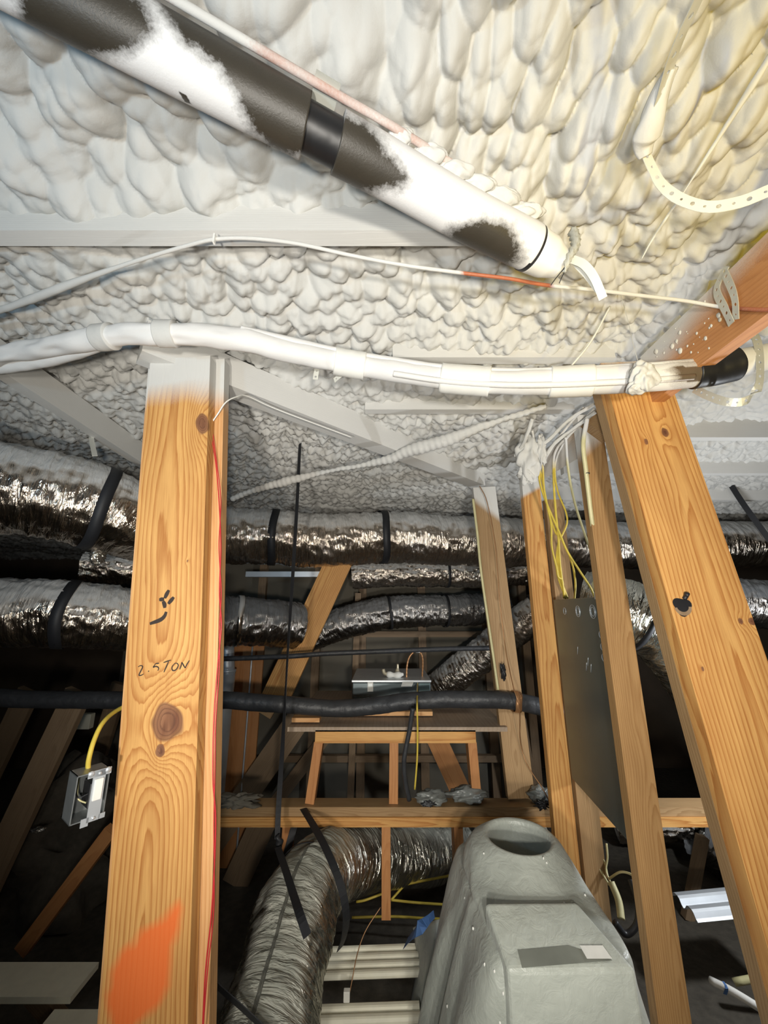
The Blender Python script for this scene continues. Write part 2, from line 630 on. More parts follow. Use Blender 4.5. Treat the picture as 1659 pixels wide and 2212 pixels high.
def full(wc):
    return np.full(len(wc), 0.92)


def duct(name, pts, r, mat, parent=None, seg=64, step=0.008, corr=0.0045, dent=0.014, seed=1, pitch=0.03, fine=1.0):
    P = np.array([list(p) for p in pts])
    L = np.linalg.norm(np.diff(P, axis=0), axis=1).sum()
    n = max(30, int(L / step))

    def rf(S, TH):
        a = np.cos(TH) * 2.0; b = np.sin(TH) * 2.0
        ridge = np.abs(np.sin(math.pi * (S / pitch + TH / (2 * math.pi)))) ** 0.7
        w1 = noise2(S * 55 + 3 * noise2(S * 6, a * 1.3 + b, seed), a * 2.1 + b * 1.3 + 40, seed + 1)
        w2 = noise2(S * 24, a * 3.3 - b * 2.1 + 9, seed + 2)
        w3 = noise2(S * 7, a * 0.9 + b * 0.8 + 3, seed + 4)
        return -corr * ridge + 0.010 * fine * w1 + 0.010 * (0.5 + 0.5 * fine) * w2 + dent * w3
    o = tube(name, pts, r, mat, parent, n, seg, rf, None, False)
    return o


def ribbon(name, pts, width, thick, mat, wdir, parent=None, n=40, twist=None):
    """a flat band; wdir is the direction of its width (vector, or list of vectors along it)"""
    P = catmull(pts, n)
    T = np.gradient(P, axis=0)
    T /= np.linalg.norm(T, axis=1)[:, None]
    wd = np.array([list(v) for v in wdir], dtype=float) if isinstance(wdir, list) else np.array([list(wdir)], dtype=float)
    if len(wd) == 1:
        W = np.repeat(wd, n, 0)
    else:
        W = np.stack([np.interp(np.linspace(0, 1, n), np.linspace(0, 1, len(wd)), wd[:, k]) for k in range(3)], 1)
    W = W - T * (W * T).sum(1)[:, None]
    W /= np.linalg.norm(W, axis=1)[:, None] + 1e-9
    Nn = np.cross(T, W)
    h, k = width / 2, thick / 2
    ring = np.stack([P + W * h + Nn * k, P - W * h + Nn * k, P - W * h - Nn * k, P + W * h - Nn * k], 1)
    co = ring.reshape(-1, 3)
    q = grid_faces(n, 4, True)
    fs = [tuple(x) for x in q] + [(0, 1, 2, 3), ((n - 1) * 4 + 3, (n - 1) * 4 + 2, (n - 1) * 4 + 1, (n - 1) * 4)]
    return mesh(name, co, fs, mat, parent, False)


def perforated(name, pts, width, mat, wdir, parent=None, pitch=0.019, hole=0.0038, thick=0.0012):
    """hanger strap with a row of round holes, alternating large and small"""
    P0 = catmull(pts, 300)
    L = np.linalg.norm(np.diff(P0, axis=0), axis=1).sum()
    k = max(2, int(L / pitch))
    fine = catmull(pts, k * 8 + 1)
    T = np.gradient(fine, axis=0)
    T /= np.linalg.norm(T, axis=1)[:, None]
    wd = np.array([list(v) for v in wdir], dtype=float) if isinstance(wdir, list) else np.array([list(wdir)] * 2, dtype=float)
    m = len(fine)
    W = np.stack([np.interp(np.linspace(0, 1, m), np.linspace(0, 1, len(wd)), wd[:, q]) for q in range(3)], 1)
    W = W - T * (W * T).sum(1)[:, None]
    W /= np.linalg.norm(W, axis=1)[:, None] + 1e-9
    s = np.linspace(0, L, m)

    def at(sv, wv):
        p = np.array([np.interp(sv, s, fine[:, q]) for q in range(3)])
        w = np.array([np.interp(sv, s, W[:, q]) for q in range(3)])
        return p + w * wv
    vs, fs = [], []
    step = L / k
    for i in range(k):
        c = (i + 0.5) * step
        a, b, h = i * step, (i + 1) * step, width / 2
        outer = [(a, -h), (c, -h), (b, -h), (b, 0), (b, h), (c, h), (a, h), (a, 0)]
        hr = hole if i % 2 == 0 else hole * 0.62
        ang = [-135, -90, -45, 0, 45, 90, 135, 180]
        base = len(vs)
        for (sv, wv) in outer:
            vs.append(at(sv, wv))
        for g in ang:
            vs.append(at(c + hr * math.cos(R(g)), hr * math.sin(R(g))))
        for j in range(8):
            j2 = (j + 1) % 8
            fs.append((base + j, base + j2, base + 8 + j2, base + 8 + j))
    o = mesh(name, vs, fs, mat, parent, False)
    md = o.modifiers.new('thickness', 'SOLIDIFY')
    md.thickness = thick
    md.offset = 0
    return o


def band(name, center, axis, r, width, mat, parent=None, thick=0.003, seg=40, dy=0.0):
    """a strap pulled tight round a duct"""
    c = np.array(center); a = np.array(Vector(axis).normalized())
    up = np.array([0, 0, 1.0]) if abs(a[2]) < 0.9 else np.array([0, 1.0, 0])
    n = up - a * (a @ up); n /= np.linalg.norm(n)
    b = np.cross(a, n)
    co = []
    for i in range(seg):
        th = 2 * math.pi * i / seg
        d = n * math.cos(th) + b * math.sin(th)
        wv = 0.12 * width * math.sin(3 * th)
        for (rr, ss) in ((r, -width / 2), (r + thick, -width / 2), (r + thick, width / 2), (r, width / 2)):
            co.append(c + d * rr + a * (ss + wv))
    q = grid_faces(seg, 4, True)
    last = np.array([[(seg - 1) * 4 + k, (seg - 1) * 4 + (k + 1) % 4, (k + 1) % 4, k] for k in range(4)])
    return fast_mesh(name, co, np.vstack([q, last]), mat, parent, False)


def blob(name, c, rad, mat, parent=None, amp=0.35, seed=3, freq=3.0, n=24):
    """a lump of set foam"""
    c = np.array(c); rad = np.array(rad, dtype=float)
    th = np.linspace(0.02, math.pi - 0.02, n); ph = np.linspace(0, 2 * math.pi, n * 2, endpoint=False)
    TH, PH = np.meshgrid(th, ph, indexing='ij')
    d = np.stack([np.sin(TH) * np.cos(PH), np.sin(TH) * np.sin(PH), np.cos(TH)], -1)
    k = 1 + amp * (noise2(d[..., 0] * freq + 9, d[..., 1] * freq + d[..., 2] * 1.7 * freq, seed)
                   + 0.6 * noise2(d[..., 2] * freq * 2 + 5, d[..., 0] * freq * 2 - d[..., 1] * freq, seed + 1)) * 1.6
    co = (c + d * rad * k[..., None]).reshape(-1, 3)
    q = grid_faces(n, n * 2, True)
    return fast_mesh(name, co, q[:, ::-1], mat, parent, True)


# ------------------------------------------------------------------ the setting: foamed roof, floor, walls
def voro(x, y, cell, seed, jit=0.9):
    """puffy lumps: the highest of a field of little domes"""
    gx = x / cell; gy = y / cell
    ix = np.floor(gx); iy = np.floor(gy)
    best = np.full(x.shape, -9.0)
    for dx in (-1, 0, 1):
        for dy in (-1, 0, 1):
            cx, cy = ix + dx, iy + dy
            px = cx + 0.5 + jit * (hash2(cx, cy, seed) - 0.5)
            py = cy + 0.5 + jit * (hash2(cx, cy, seed + 1) - 0.5)
            a = 0.62 + 0.75 * hash2(cx, cy, seed + 2)
            d2 = (gx - px) ** 2 + (gy - py) ** 2
            best = np.maximum(best, a - 1.35 * d2)
    return best


def roof_z(x, y):
    return 2.635 - 0.088 * np.asarray(y)


def foam_height(x, y):
    wx = x + 0.010 * noise2(x * 16, y * 16, 21) + 0.03 * noise2(x * 4, y * 4, 22)
    wy = y + 0.010 * noise2(x * 16, y * 16, 23) + 0.03 * noise2(x * 4, y * 4, 24)
    mid = sstep(0.62, 0.88, y + 0.25 * noise2(x * 3, y * 3, 25))
    left = 1 - sstep(-0.12, 0.10, x + 0.1 * noise2(x * 4, y * 4, 26))
    hl = 0.044 * voro(wx, wy * 0.85, 0.070, 31) + 0.009 * voro(wx, wy, 0.034, 35)
    hr = 0.046 * voro(wx, wy * 0.58, 0.041, 33) + 0.007 * voro(wx, wy * 0.8, 0.024, 36)
    rough = 0.5 + 1.0 * np.clip(noise2(x * 2.2, y * 2.2, 61) + 0.5, 0, 1)
    hm = 0.038 * voro(wx, wy, 0.050, 37) + 0.0140 * rough * voro(wx + 0.006 * noise2(x * 50, y * 50, 29), wy, 0.025, 41)
    hf = 0.026 * voro(wx, wy, 0.036, 43) + 0.014 * rough * voro(wx, wy, 0.021, 45)
    far = sstep(1.2, 1.7, y)
    h = (hl * left + hr * (1 - left)) * (1 - mid) + (hm * (1 - far) + hf * far) * mid
    h += 0.018 * voro(wx, wy, 0.125, 51)
    h += 0.045 * noise2(x * 2.3, y * 2.3, 71) + 0.022 * noise2(x * 5, y * 5, 72)
    # hollows: first carves the hanger strap's shadow line into the shape, second is shallow
    v = poly_band(x, y, [(0.55, 0.22), (0.40, 0.36), (0.32, 0.50), (0.36, 0.66)], 0.03)
    h -= 0.035 * v
    v2 = poly_band(x, y, [(-1.0, 0.52), (-0.3, 0.60), (0.1, 0.66)], 0.05)
    h -= 0.012 * v2
    return h - 0.036


def poly_band(x, y, pts, w):
    best = np.full(np.shape(x), 9.0)
    for (ax, ay), (bx, by) in zip(pts[:-1], pts[1:]):
        ex, ey = bx - ax, by - ay
        t = np.clip(((x - ax) * ex + (y - ay) * ey) / (ex * ex + ey * ey), 0, 1)
        best = np.minimum(best, np.hypot(x - ax - t * ex, y - ay - t * ey))
    return np.exp(-(best / w) ** 2)


def build_roof():
    ys = [-1.2]
    while ys[-1] < 4.6:
        y = ys[-1]
        ys.append(y + (0.02 if y < 0.05 else 0.0036 + 0.0030 * max(0, y - 0.3) if y < 3.0 else 0.03))
    ys = np.array(ys)
    nc = 820
    u = np.linspace(-1, 1, nc)
    hw = np.maximum(1.2, 0.9 + 1.15 * ys)
    X = u[None, :] * hw[:, None]
    Y = np.repeat(ys[:, None], nc, 1)
    h = foam_height(X, Y)
    Z = roof_z(X, Y) - h
    co = np.stack([X, Y, Z], -1).reshape(-1, 3)
    # skew each lump a little so they overhang
    e = 0.012
    co[:, 0] += 0.25 * (h.ravel() - 0.02) * np.sin(co[:, 1] * 9)
    q = grid_faces(len(ys), nc)
    o = fast_mesh('ceiling', co, q[:, ::-1], M['foam'], None, True)
    structure(o)
    o['label'] = 'lumpy off-white spray foam covering the underside of the roof'
    return o


build_roof()
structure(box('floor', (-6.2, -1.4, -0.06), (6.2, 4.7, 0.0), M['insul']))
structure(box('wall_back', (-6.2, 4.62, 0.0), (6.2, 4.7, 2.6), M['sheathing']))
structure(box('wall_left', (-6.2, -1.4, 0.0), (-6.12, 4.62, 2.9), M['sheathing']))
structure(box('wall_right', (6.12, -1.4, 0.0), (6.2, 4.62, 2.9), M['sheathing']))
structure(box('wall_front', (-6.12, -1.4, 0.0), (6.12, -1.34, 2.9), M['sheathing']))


# ------------------------------------------------------------------ roof framing: joists, beams, header
YD = Vector((0, -1, 0))
DN = Vector((0, 0, -1))


def joist(name, y, z, x0, x1, label, t=0.038, h=0.16, mat='lumber_old', dz=0.0):
    """a board on edge across the roof; its lower edge at height z, its near face at y"""
    o = lumber(name, (x0, y, z + h / 2), (x1, y, z + h / 2 + dz), h, t, YD, M[mat], None, 6, 0.05, (), full)
    return tag(o, label, 'joist')


joist('ceiling_joist', 0.708, 2.500, -1.75, 0.34, 'wide overspray-whitened joist crossing the foam nearest the camera, thin cable clipped to it', 0.040)
joist('ceiling_joist', 1.16, 2.490, 0.03, 0.80, 'short whitened joist just behind the white wrapped pipe, right half of the foam')
joist('ceiling_joist', 1.46, 2.457, -0.08, 0.80, 'whitened joist between the diagonal beam and the yellow cables, second behind the white wrapped pipe')
joist('ceiling_joist', 1.62, 2.405, 1.0, 2.9, 'foam-streaked joist at right behind the leaning post, nearest of the right-hand row')
joist('ceiling_joist', 2.02, 2.375, 1.0, 3.2, 'foam-streaked joist at right behind the leaning post, middle of the right-hand row')
joist('ceiling_joist', 2.42, 2.335, 1.0, 3.4, 'foam-streaked joist at right behind the leaning post, last before the foil duct')

pA0, pA1 = aZ(300, 772, 2.390), aZ(1035, 1052, 2.355)
o = lumber('diagonal_beam', pA0, pA1, 0.085, 0.11, DN, M['lumber_old'], None, 6, 0.04, (), full)
tag(o, 'whitened diagonal beam from the left post top to the far slim post', 'beam')
pC0, pC1 = aZ(-60, 772, 2.41), aZ(312, 1010, 2.345)
o = lumber('diagonal_beam', pC0, pC1, 0.05, 0.10, DN, M['lumber_old'], None, 6, 0.04, (), full)
tag(o, 'grey narrow diagonal board in the foam at far left above the foil duct', 'beam')


def header_spray(wc):
    f = sstep(2.30, 2.45, wc[:, 2] + 0.1 * noise2(wc[:, 1] * 6, wc[:, 2] * 8, 3)) * 0.75
    return f * (0.7 + 0.5 * sstep(0.5, 1.0, wc[:, 1]))


hb = lumber('header_beam', (0.82, 0.10, 2.345), (0.82, 1.075, 2.345), 0.168, 0.038, (-1, 0, 0), M['lumber_red'], None, 16, 0.012, (), header_spray, None, None, (0.05, 0.05))
tag(hb, 'orange-brown header beam running from the leaning post toward upper right, flecked with foam', 'beam')
for i in range(46):
    px = random.gauss(1480, 50); py = 800 - (px - 1400) * 0.55 + random.gauss(-20, 34)
    p = aX(px, py, 0.8195)
    if 2.27 < p.z < 2.42 and 0.3 < p.y < 1.05:
        r_ = random.choice([0.0012, 0.0018, 0.0025, 0.004, 0.006]) * random.uniform(0.7, 1.2)
        blob('foam_fleck', p, (r_ * 0.6, r_, r_ * 1.3), M['foam'], hb, 0.2, i, 2.0, 7)

top_plate = lumber('top_plate', aY(1292, 930, 1.28), aY(1130, 1040, 2.02), 0.10, 0.085, (-0.6, -0.35, -0.7), M['lumber_old'], None, 6, 0.03, (),
                   lambda wc: 0.9 * sstep(1.30, 1.55, wc[:, 1] + 0.2 * noise2(wc[:, 2] * 12, wc[:, 1] * 8, 8)))
tag(top_plate, 'half-whitened top plate behind the fan of yellow cables', 'beam')

# ------------------------------------------------------------------ left post
pl0 = aY(310, 2212, 1.05); pl1 = aY(388, 800, 1.05)
ax_ = (pl1 - pl0).normalized()
pl0 = pl0 - ax_ * (pl0.z / ax_.z)
pl1 = pl1 + ax_ * 0.045
nL = YD
LP_U = ax_.cross((YD - ax_ * YD.dot(ax_)).normalized())


def left_uv(px, py):
    p = onplane(px, py, pl0, YD) - pl0
    return p.dot(LP_U), p.dot(ax_)


orange = [left_uv(*q) for q in [(228, 2150), (240, 2105), (262, 2060), (305, 2012), (355, 1980), (388, 1942), (396, 1962), (392, 2005), (372, 2045),
                                (368, 2130), (345, 2165), (320, 2190), (290, 2230), (250, 2240)]]


def left_paint(wc, lc):
    d = poly_sd(lc[:, 0], lc[:, 2], orange) + 0.012 * noise2(lc[:, 0] * 40, lc[:, 2] * 30, 4)
    return np.where(lc[:, 1] > -0.002, sstep(-0.018, 0.026, d), 0)


def left_spray(wc):
    return sstep(2.20, 2.37, wc[:, 2] + 0.25 * (wc[:, 0] + 0.6) * -0.3 + 0.02 * noise2(wc[:, 0] * 20, wc[:, 2] * 20, 6))


post = thing('wooden_post', 'two-ply wooden post at left with handwriting and an orange paint splash', 'post', (pl0.x, 1.09, 0))
k1 = left_uv(437, 915); k2 = left_uv(362, 1560); k3 = left_uv(346, 1622); k4 = left_uv(405, 1212)
fpl = lumber('front_plank', pl0, pl1, 0.186, 0.040, YD, M['lumber'], post, 64, 0.0045,
       [(k1[0], k1[1], 0.019, 0.034), (k2[0], k2[1], 0.036, 0.040), (k3[0], k3[1], 0.011, 0.014), (k4[0], k4[1], 0.003, 0.003)],
       left_spray, left_paint, None, (-0.012, 0.020), 0.030)
off = LP_U * -0.004 + Vector((0, 0.046, 0))
lumber('rear_plank', pl0 + off, pl1 + off + ax_ * 0.02, 0.246, 0.040, YD, M['lumber2'], post, 20, 0.01, (), left_spray, None, None, (0.03, 0.06))


def marks(name, strokes, rad, parent, lift=0.0008):
    """pen strokes laid on the left post's face; strokes are lists of picture points"""
    vs, fs = [], []
    for st in strokes:
        pts = [onplane(px, py, pl0 + YD * lift, YD) for px, py in st]
        P = catmull(pts, max(4, 6 * len(pts))) if len(pts) > 1 else None
        T = np.gradient(P, axis=0)
        T /= np.linalg.norm(T, axis=1)[:, None] + 1e-9
        W = np.cross(T, np.array([0, -1.0, 0]))
        m = len(P)
        for i in range(m):
            k = rad * (0.75 + 0.5 * math.sin(math.pi * (i + 0.7) / (m + 0.4)))
            vs += [P[i] + W[i] * k, P[i] - W[i] * k, P[i] - W[i] * k + np.array([0, 0.0006, 0]), P[i] + W[i] * k + np.array([0, 0.0006, 0])]
        b = len(vs) - 4 * m
        for i in range(m - 1):
            for j in range(4):
                j2 = (j + 1) % 4
                fs.append((b + 4 * i + j, b + 4 * i + j2, b + 4 * i + 4 + j2, b + 4 * i + 4 + j))
        fs += [(b, b + 1, b + 2, b + 3), (b + 4 * m - 1, b + 4 * m - 2, b + 4 * m - 3, b + 4 * m - 4)]
    return mesh(name, vs, fs, M['ink'], parent, False)


def z2(pts, k=0.3165, oy=1200):
    return [(x * k, y * k + oy) for x, y in pts]


hw = marks('handwriting', [z2(s) for s in [
    [(942, 760), (958, 752), (973, 758), (962, 785), (948, 816), (962, 818), (980, 808)],
    [(1011, 788), (1016, 792)],
    [(1086, 735), (1062, 738)], [(1062, 738), (1046, 762), (1062, 757), (1078, 762), (1082, 774), (1076, 786)],
    [(1116, 731), (1140, 722), (1166, 714)], [(1150, 724), (1136, 756), (1118, 797)],
    [(1194, 735), (1174, 760), (1178, 784), (1200, 780), (1216, 752), (1208, 736), (1194, 735)],
    [(1226, 778), (1236, 752), (1241, 728)], [(1241, 728), (1256, 756), (1264, 768)], [(1264, 768), (1276, 742), (1292, 716)]]], 0.0012, fpl)
hw['label'] = 'black handwriting reading 2.5 TON'
sm = marks('black_smudge', [z2(s) for s in [
    [(1152, 236), (1138, 262), (1124, 292)], [(1120, 298), (1098, 300), (1086, 302)], [(1186, 284), (1166, 308), (1148, 330)],
    [(1112, 312), (1122, 334), (1124, 358)], [(1134, 384), (1122, 414), (1092, 440), (1022, 466)]]], 0.0042, fpl)
sm['label'] = 'smeared black ink marks'

# ------------------------------------------------------------------ right leaning post
pr_top = aY(1393, 870, 1.06); pr_bot = aY(1751, 2000, 0.965)
axr = (pr_top - pr_bot).normalized()
pr0 = pr_bot - axr * (pr_bot.z / axr.z)
pr1 = aY(1366, 778, 1.066)
pr1 = pr0 + axr * ((pr1 - pr0).dot(axr))
nR = (YD - axr * YD.dot(axr)).normalized()
uR = axr.cross(nR)


def right_uv(px, py):
    p = onplane(px, py, pr0, nR) - pr0
    return p.dot(uR), p.dot(axr)


def right_spray(wc):
    px, py = project(wc)
    return 0.75 * sstep(815, 770, py + 14 * noise2(px * 0.05, py * 0.05, 9))


rpost = thing('leaning_post', 'big leaning pine post at right with a drilled hole and paired knots', 'post', (pr0.x, 1.0, 0))
ks = []
for q, a, b in [((1396, 954), 0.006, 0.010), ((1437, 934), 0.010, 0.015), ((1600, 1342), 0.006, 0.008), ((1624, 1342), 0.009, 0.010), ((1518, 1445), 0.004, 0.005)]:
    ku, kv = right_uv(*q)
    ks.append((ku, kv, a, b))
nu_, nv_ = right_uv(1432, 852)
lumber('front_plank', pr0, pr1, 0.200, 0.040, nR, M['lumber'], rpost, 60, 0.0055, ks, right_spray, None, (0.035, nv_), (0.030, 0.012), 0.022)
lumber('rear_plank', pr0 - nR * 0.0415, pr1 - nR * 0.0415, 0.200, 0.038, nR, M['lumber_old'], rpost, 14, 0.012, (), right_spray, None, (0.035, nv_), (-0.05, 0.03))
hc = onplane(1474, 1310, pr0, nR) + nR * 0.0006
hole_pts = []
ring_o, ring_i = [], []
hv, hf = [], []
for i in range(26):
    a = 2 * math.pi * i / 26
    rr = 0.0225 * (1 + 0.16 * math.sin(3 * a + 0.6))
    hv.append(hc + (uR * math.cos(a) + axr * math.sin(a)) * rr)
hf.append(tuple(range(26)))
hole = mesh('hole_shade', hv, hf, M['black'], rpost, False)  # flat disc; the shade inside the hole is put into its black colour
hole['label'] = 'drilled hole, its inner shade painted as a flat black disc'
hv, hf = [], []
for i in range(12):
    a = math.pi * (1.02 + 0.96 * i / 11)
    for rr in (0.0222, 0.0150):
        sc = 0.85 if rr < 0.02 else 1.0
        hv.append(hc + nR * 0.0004 + uR * math.cos(a) * rr * 1.0 + axr * (math.sin(a) * rr * sc - 0.001))
for i in range(11):
    hf.append((2 * i, 2 * i + 1, 2 * i + 3, 2 * i + 2))
mesh('lit_crescent', hv, hf, M['lumber_dark'], rpost, False)  # painted crescent for the light on the hole's lower inner wall
tube('cable_stub', [hc + axr * 0.018 + uR * 0.010, hc + axr * 0.026 + uR * 0.014 + nR * 0.006, hc + axr * 0.030 + uR * 0.013 + nR * 0.012], 0.0055, M['black'], rpost, 8, 10)

# ------------------------------------------------------------------ the stud wall going back on the right


def stud(name, label, x, y, z0, z1, w=0.089, t=0.038, mat='lumber', sp=None, x1=None, y1=None, knots=()):
    o = lumber(name, (x, y, z0), (x if x1 is None else x1, y if y1 is None else y1, z1), w, t, YD, M[mat], None, 14, 0.015, knots, sp)
    return tag(o, label, 'stud')


def s1_spray(wc):
    px, py = project(wc)
    return 0.9 * sstep(985, 925, py + (px - 1290) * 0.9)


def s2_spray(wc):
    px, py = project(wc)
    return 0.95 * sstep(1082, 1066, py + (px - 1128) * 0.55)


stud('wall_stud', 'greyish wall stud right of the grey steel panel', 0.776, 1.325, 0.0, 2.36, mat='lumber_brown', sp=s1_spray)
stud('wall_stud', 'orange-lit wall stud left of the grey steel panel, white overspray on top', 0.752, 1.86, 0.0, 2.33, mat='lumber', sp=s2_spray, x1=0.745)
stud('wall_stud', 'short stud seen behind the yellow cables above the steel panel', 0.872, 1.90, 0.0, 2.19, mat='lumber_old')


def bp_spray(wc):
    px, py = project(wc)
    return 0.95 * sstep(1100, 1070, py - (px - 1030) * 0.75)


bp0 = aY(1127, 1725, 2.10); bp1 = aY(1046, 1052, 2.10)
bpost = lumber('slim_post', bp0, bp1, 0.128, 0.038, YD, M['lumber_old'], None, 20, 0.012, (), bp_spray)
tag(bpost, 'slim brown post in the middle distance with a copper wire down it', 'post')

# ------------------------------------------------------------------ steel panel between the studs
pn = thing('breaker_cabinet', 'tall grey galvanised electrical panel box between two wall studs', 'electrical panel', (0.80, 1.6, 0.953))
pa, pb = Vector((0.748, 1.366, 0)), Vector((0.792, 1.845, 0))
dn = (pb - pa).normalized(); on = Vector((dn.y, -dn.x, 0))          # outward is -on (toward the open side)
Rm = Matrix((dn, on, Vector((0, 0, 1)))).transposed()
zc, hh = (0.953 + 1.687) / 2, (1.687 - 0.953) / 2
c0 = (pa + pb) / 2 + on * 0.045
wlen = (pb - pa).length
cov = box('cover', Vector((c0.x, c0.y, zc)) - Vector((wlen / 2, 0.045, hh)), Vector((c0.x, c0.y, zc)) + Vector((wlen / 2, 0.045, hh)), M['panel'], pn, 0.002, Rm)


def onpanel(s, z, out=0.0):
    p = pa + dn * s - on * out
    return Vector((p.x, p.y, z))


box('edge_flange', onpanel(0.004, zc, 0.001) - Vector((0.004, 0.006, hh)), onpanel(0.004, zc, 0.001) + Vector((0.004, 0.006, hh)), M['steel'], pn, 0.0, Rm)
box('corner_tab', onpanel(0.02, 1.692, -0.01) - Vector((0.018, 0.012, 0.012)), onpanel(0.02, 1.692, -0.01) + Vector((0.018, 0.012, 0.012)), M['steel'], pn, 0.0, Rm)
for (s, z, rr) in [(0.07, 1.637, 0.024), (0.07, 1.637, 0.016), (0.205, 1.637, 0.021), (0.205, 1.637, 0.014), (0.35, 1.637, 0.014), (0.03, 1.56, 0.011), (0.03, 1.52, 0.011), (0.03, 1.485, 0.012)]:
    pts = [onpanel(s + rr * math.cos(a), z + rr * math.sin(a), 0.0006) for a in np.linspace(0, 2 * math.pi, 25)]
    tube('knockout', pts, 0.0011, M['steel'], cov, 40, 6)
for (s, z) in [(0.16, 1.47), (0.14, 1.45), (0.18, 1.45), (0.25, 1.50)]:
    tube('scratch', [onpanel(s, z, 0.0004), onpanel(s + 0.012, z - 0.03, 0.0004)], 0.0007, M['steel'], cov, 4, 5)

# ------------------------------------------------------------------ the big sleeved pipe under the roof
pp0, pp1 = aD(236, 46, 0.545), aD(1190, 560, 0.855)
pdir = (pp1 - pp0).normalized()
plen = (pp1 - pp0).length


def pipe_s(px, py):
    """distance along the pipe of the picture point on its middle line"""
    best, bs = 1e9, 0
    for i in range(400):
        s = -0.3 + (plen + 0.5) * i / 399
        p = pp0 + pdir * s
        x, y = project([list(p)])
        d = math.hypot(x[0] - px, y[0] - py)
        if d < best:
            best, bs = d, s
    return bs


BLACK = [
    [(-200, -80), (60, -30), (60, 62), (130, 100), (200, 104), (270, 92), (320, 62), (300, 20), (240, -30), (200, -120)],
    [(335, -40), (420, 20), (500, 90), (600, 130), (700, 190), (690, 330), (590, 312), (555, 270), (525, 200), (488, 140), (430, 95), (375, 45)],
    [(700, 235), (780, 275), (840, 345), (872, 385), (820, 402), (765, 402), (715, 385), (690, 318)],
    [(986, 508), (1040, 482), (1100, 496), (1118, 540), (1078, 572), (1030, 556), (992, 536)],
    [(385, 196), (402, 205), (414, 226), (399, 220)]]
BSOFT = [60, 52, 46, 46, 1.5]


def pipe_spray(co):
    px, py = project(co)
    m = np.ones(len(co))
    for poly, soft in zip(BLACK, BSOFT):
        d = poly_sd(px, py, poly)
        m = np.minimum(m, sstep(soft * 0.35, -soft, d + 14 * noise2(px * 0.03, py * 0.03, 3) * min(1, soft / 8) + 10 * noise2(px * 0.12, py * 0.12, 8) * min(1, soft / 30)))
    return m


pipe = thing('sleeved_pipe', 'large black pipe blotched with white overspray, hanging under the roof foam', 'pipe', pp0)
s_a, s_b, s_e = pipe_s(664, 266), pipe_s(732, 306), plen + 0.0
Rp = 0.0450
o = tube('sleeve', [pp0 - pdir * 0.32, pp0 + pdir * s_a], Rp, M['pipe'], pipe, 220, 110, None, pipe_spray)
tube('inner_pipe', [pp0 + pdir * (s_a - 0.02), pp0 + pdir * (s_b + 0.02)], Rp * 0.80, M['black_tape'], pipe, 12, 48)
tube('sleeve', [pp0 + pdir * s_b, pp0 + pdir * (plen - 0.062)], Rp, M['pipe'], pipe, 220, 110,
     lambda S, TH: 0.002 * np.sin(S * 14 + TH), pipe_spray)
tube('end_sleeve', [pp0 + pdir * (plen - 0.056), pp0 + pdir * (plen - 0.005), pp0 + pdir * (plen + 0.030)], [Rp * 1.0, Rp * 0.93, Rp * 0.62], M['white_plastic'], pipe, 20, 48)
tube('black_ring', [pp0 + pdir * (plen - 0.066), pp0 + pdir * (plen - 0.056)], Rp * 1.015, M['black'], pipe, 4, 48)
side = pdir.cross(Vector((0, 0, 1))).normalized()
upv = side.cross(pdir).normalized()
# thin foam-whitened copper line strapped along its upper side
lp = [pp0 + pdir * (plen * f) + side * (Rp * sx) + upv * (Rp * ux) for f, sx, ux in
      [(-0.35, 1.06, 0.62), (0.12, 1.08, 0.60), (0.36, 1.08, 0.60), (0.5, 1.05, 0.72), (0.7, 0.85, 0.95), (0.92, 0.85, 0.95)]]
lc = tube('side_line', lp, 0.0065, M['cable_white'], None, 160, 14, None, lambda co: 0.74 + 0.7 * noise2(co[:, 0] * 22, co[:, 1] * 22, 12))
tag(lc, 'thin rust-flecked white line lying along the upper side of the blotched pipe', 'pipe')
for f, sx, ux, rx in [(0.60, 0.75, 0.80, (0.034, 0.018, 0.014)), (0.665, 0.72, 0.8, (0.040, 0.019, 0.015)), (0.73, 0.70, 0.80, (0.040, 0.019, 0.016)), (0.80, 0.72, 0.78, (0.045, 0.020, 0.015)), (0.87, 0.76, 0.75, (0.04, 0.018, 0.013)), (0.53, 0.85, 0.75, (0.024, 0.014, 0.014))]:
    c_ = pp0 + pdir * (plen * f) + side * (Rp * sx) + upv * (Rp * ux)
    blob('foam_lump', c_, rx, M['foam'], pipe, 0.22, int(f * 100), 2.0, 32)
box('saddle_clip', pp0 + pdir * (s_a + 0.02) + side * 0.040 + upv * 0.030 - Vector((0.020, 0.022, 0.002)), pp0 + pdir * (s_a + 0.02) + side * 0.040 + upv * 0.030 + Vector((0.020, 0.022, 0.002)),
    M['strap'], pipe, 0.0, Matrix((pdir, side, upv)).transposed())
# hanger wires tied at its end
tip = pp0 + pdir * (plen + 0.02)
hg = thing('wire_hanger', 'twisted tie and white strips at the end of the blotched pipe', 'hanger', tip)
tube('twist', [aD(1238, 500, 0.865), aD(1243, 528, 0.839), aD(1228, 560, 0.822), aD(1219, 588, 0.822)], [0.010, 0.009, 0.007, 0.003], M['strap'], hg, 40, 10,
     lambda S, TH: 0.003 * np.sin(S * 300 + TH * 3))
ribbon('strip', [aD(1236, 560, 0.830), aD(1262, 572, 0.813), aD(1284, 600, 0.804), aD(1303, 645, 0.804)], 0.016, 0.0015, M['white_strap'], (0.5, -0.6, 0.5), hg, 24)
ribbon('strip', [aD(1240, 566, 0.835), aD(1268, 596, 0.822), aD(1298, 636, 0.813)], 0.012, 0.0015, M['white_strap'], (0.3, -0.9, 0.2), hg, 24)
tube('tie_wire', [aD(1222, 575, 0.822), aD(1200, 602, 0.826), aD(1190, 616, 0.830)], 0.0011, M['black'], hg, 12, 6)
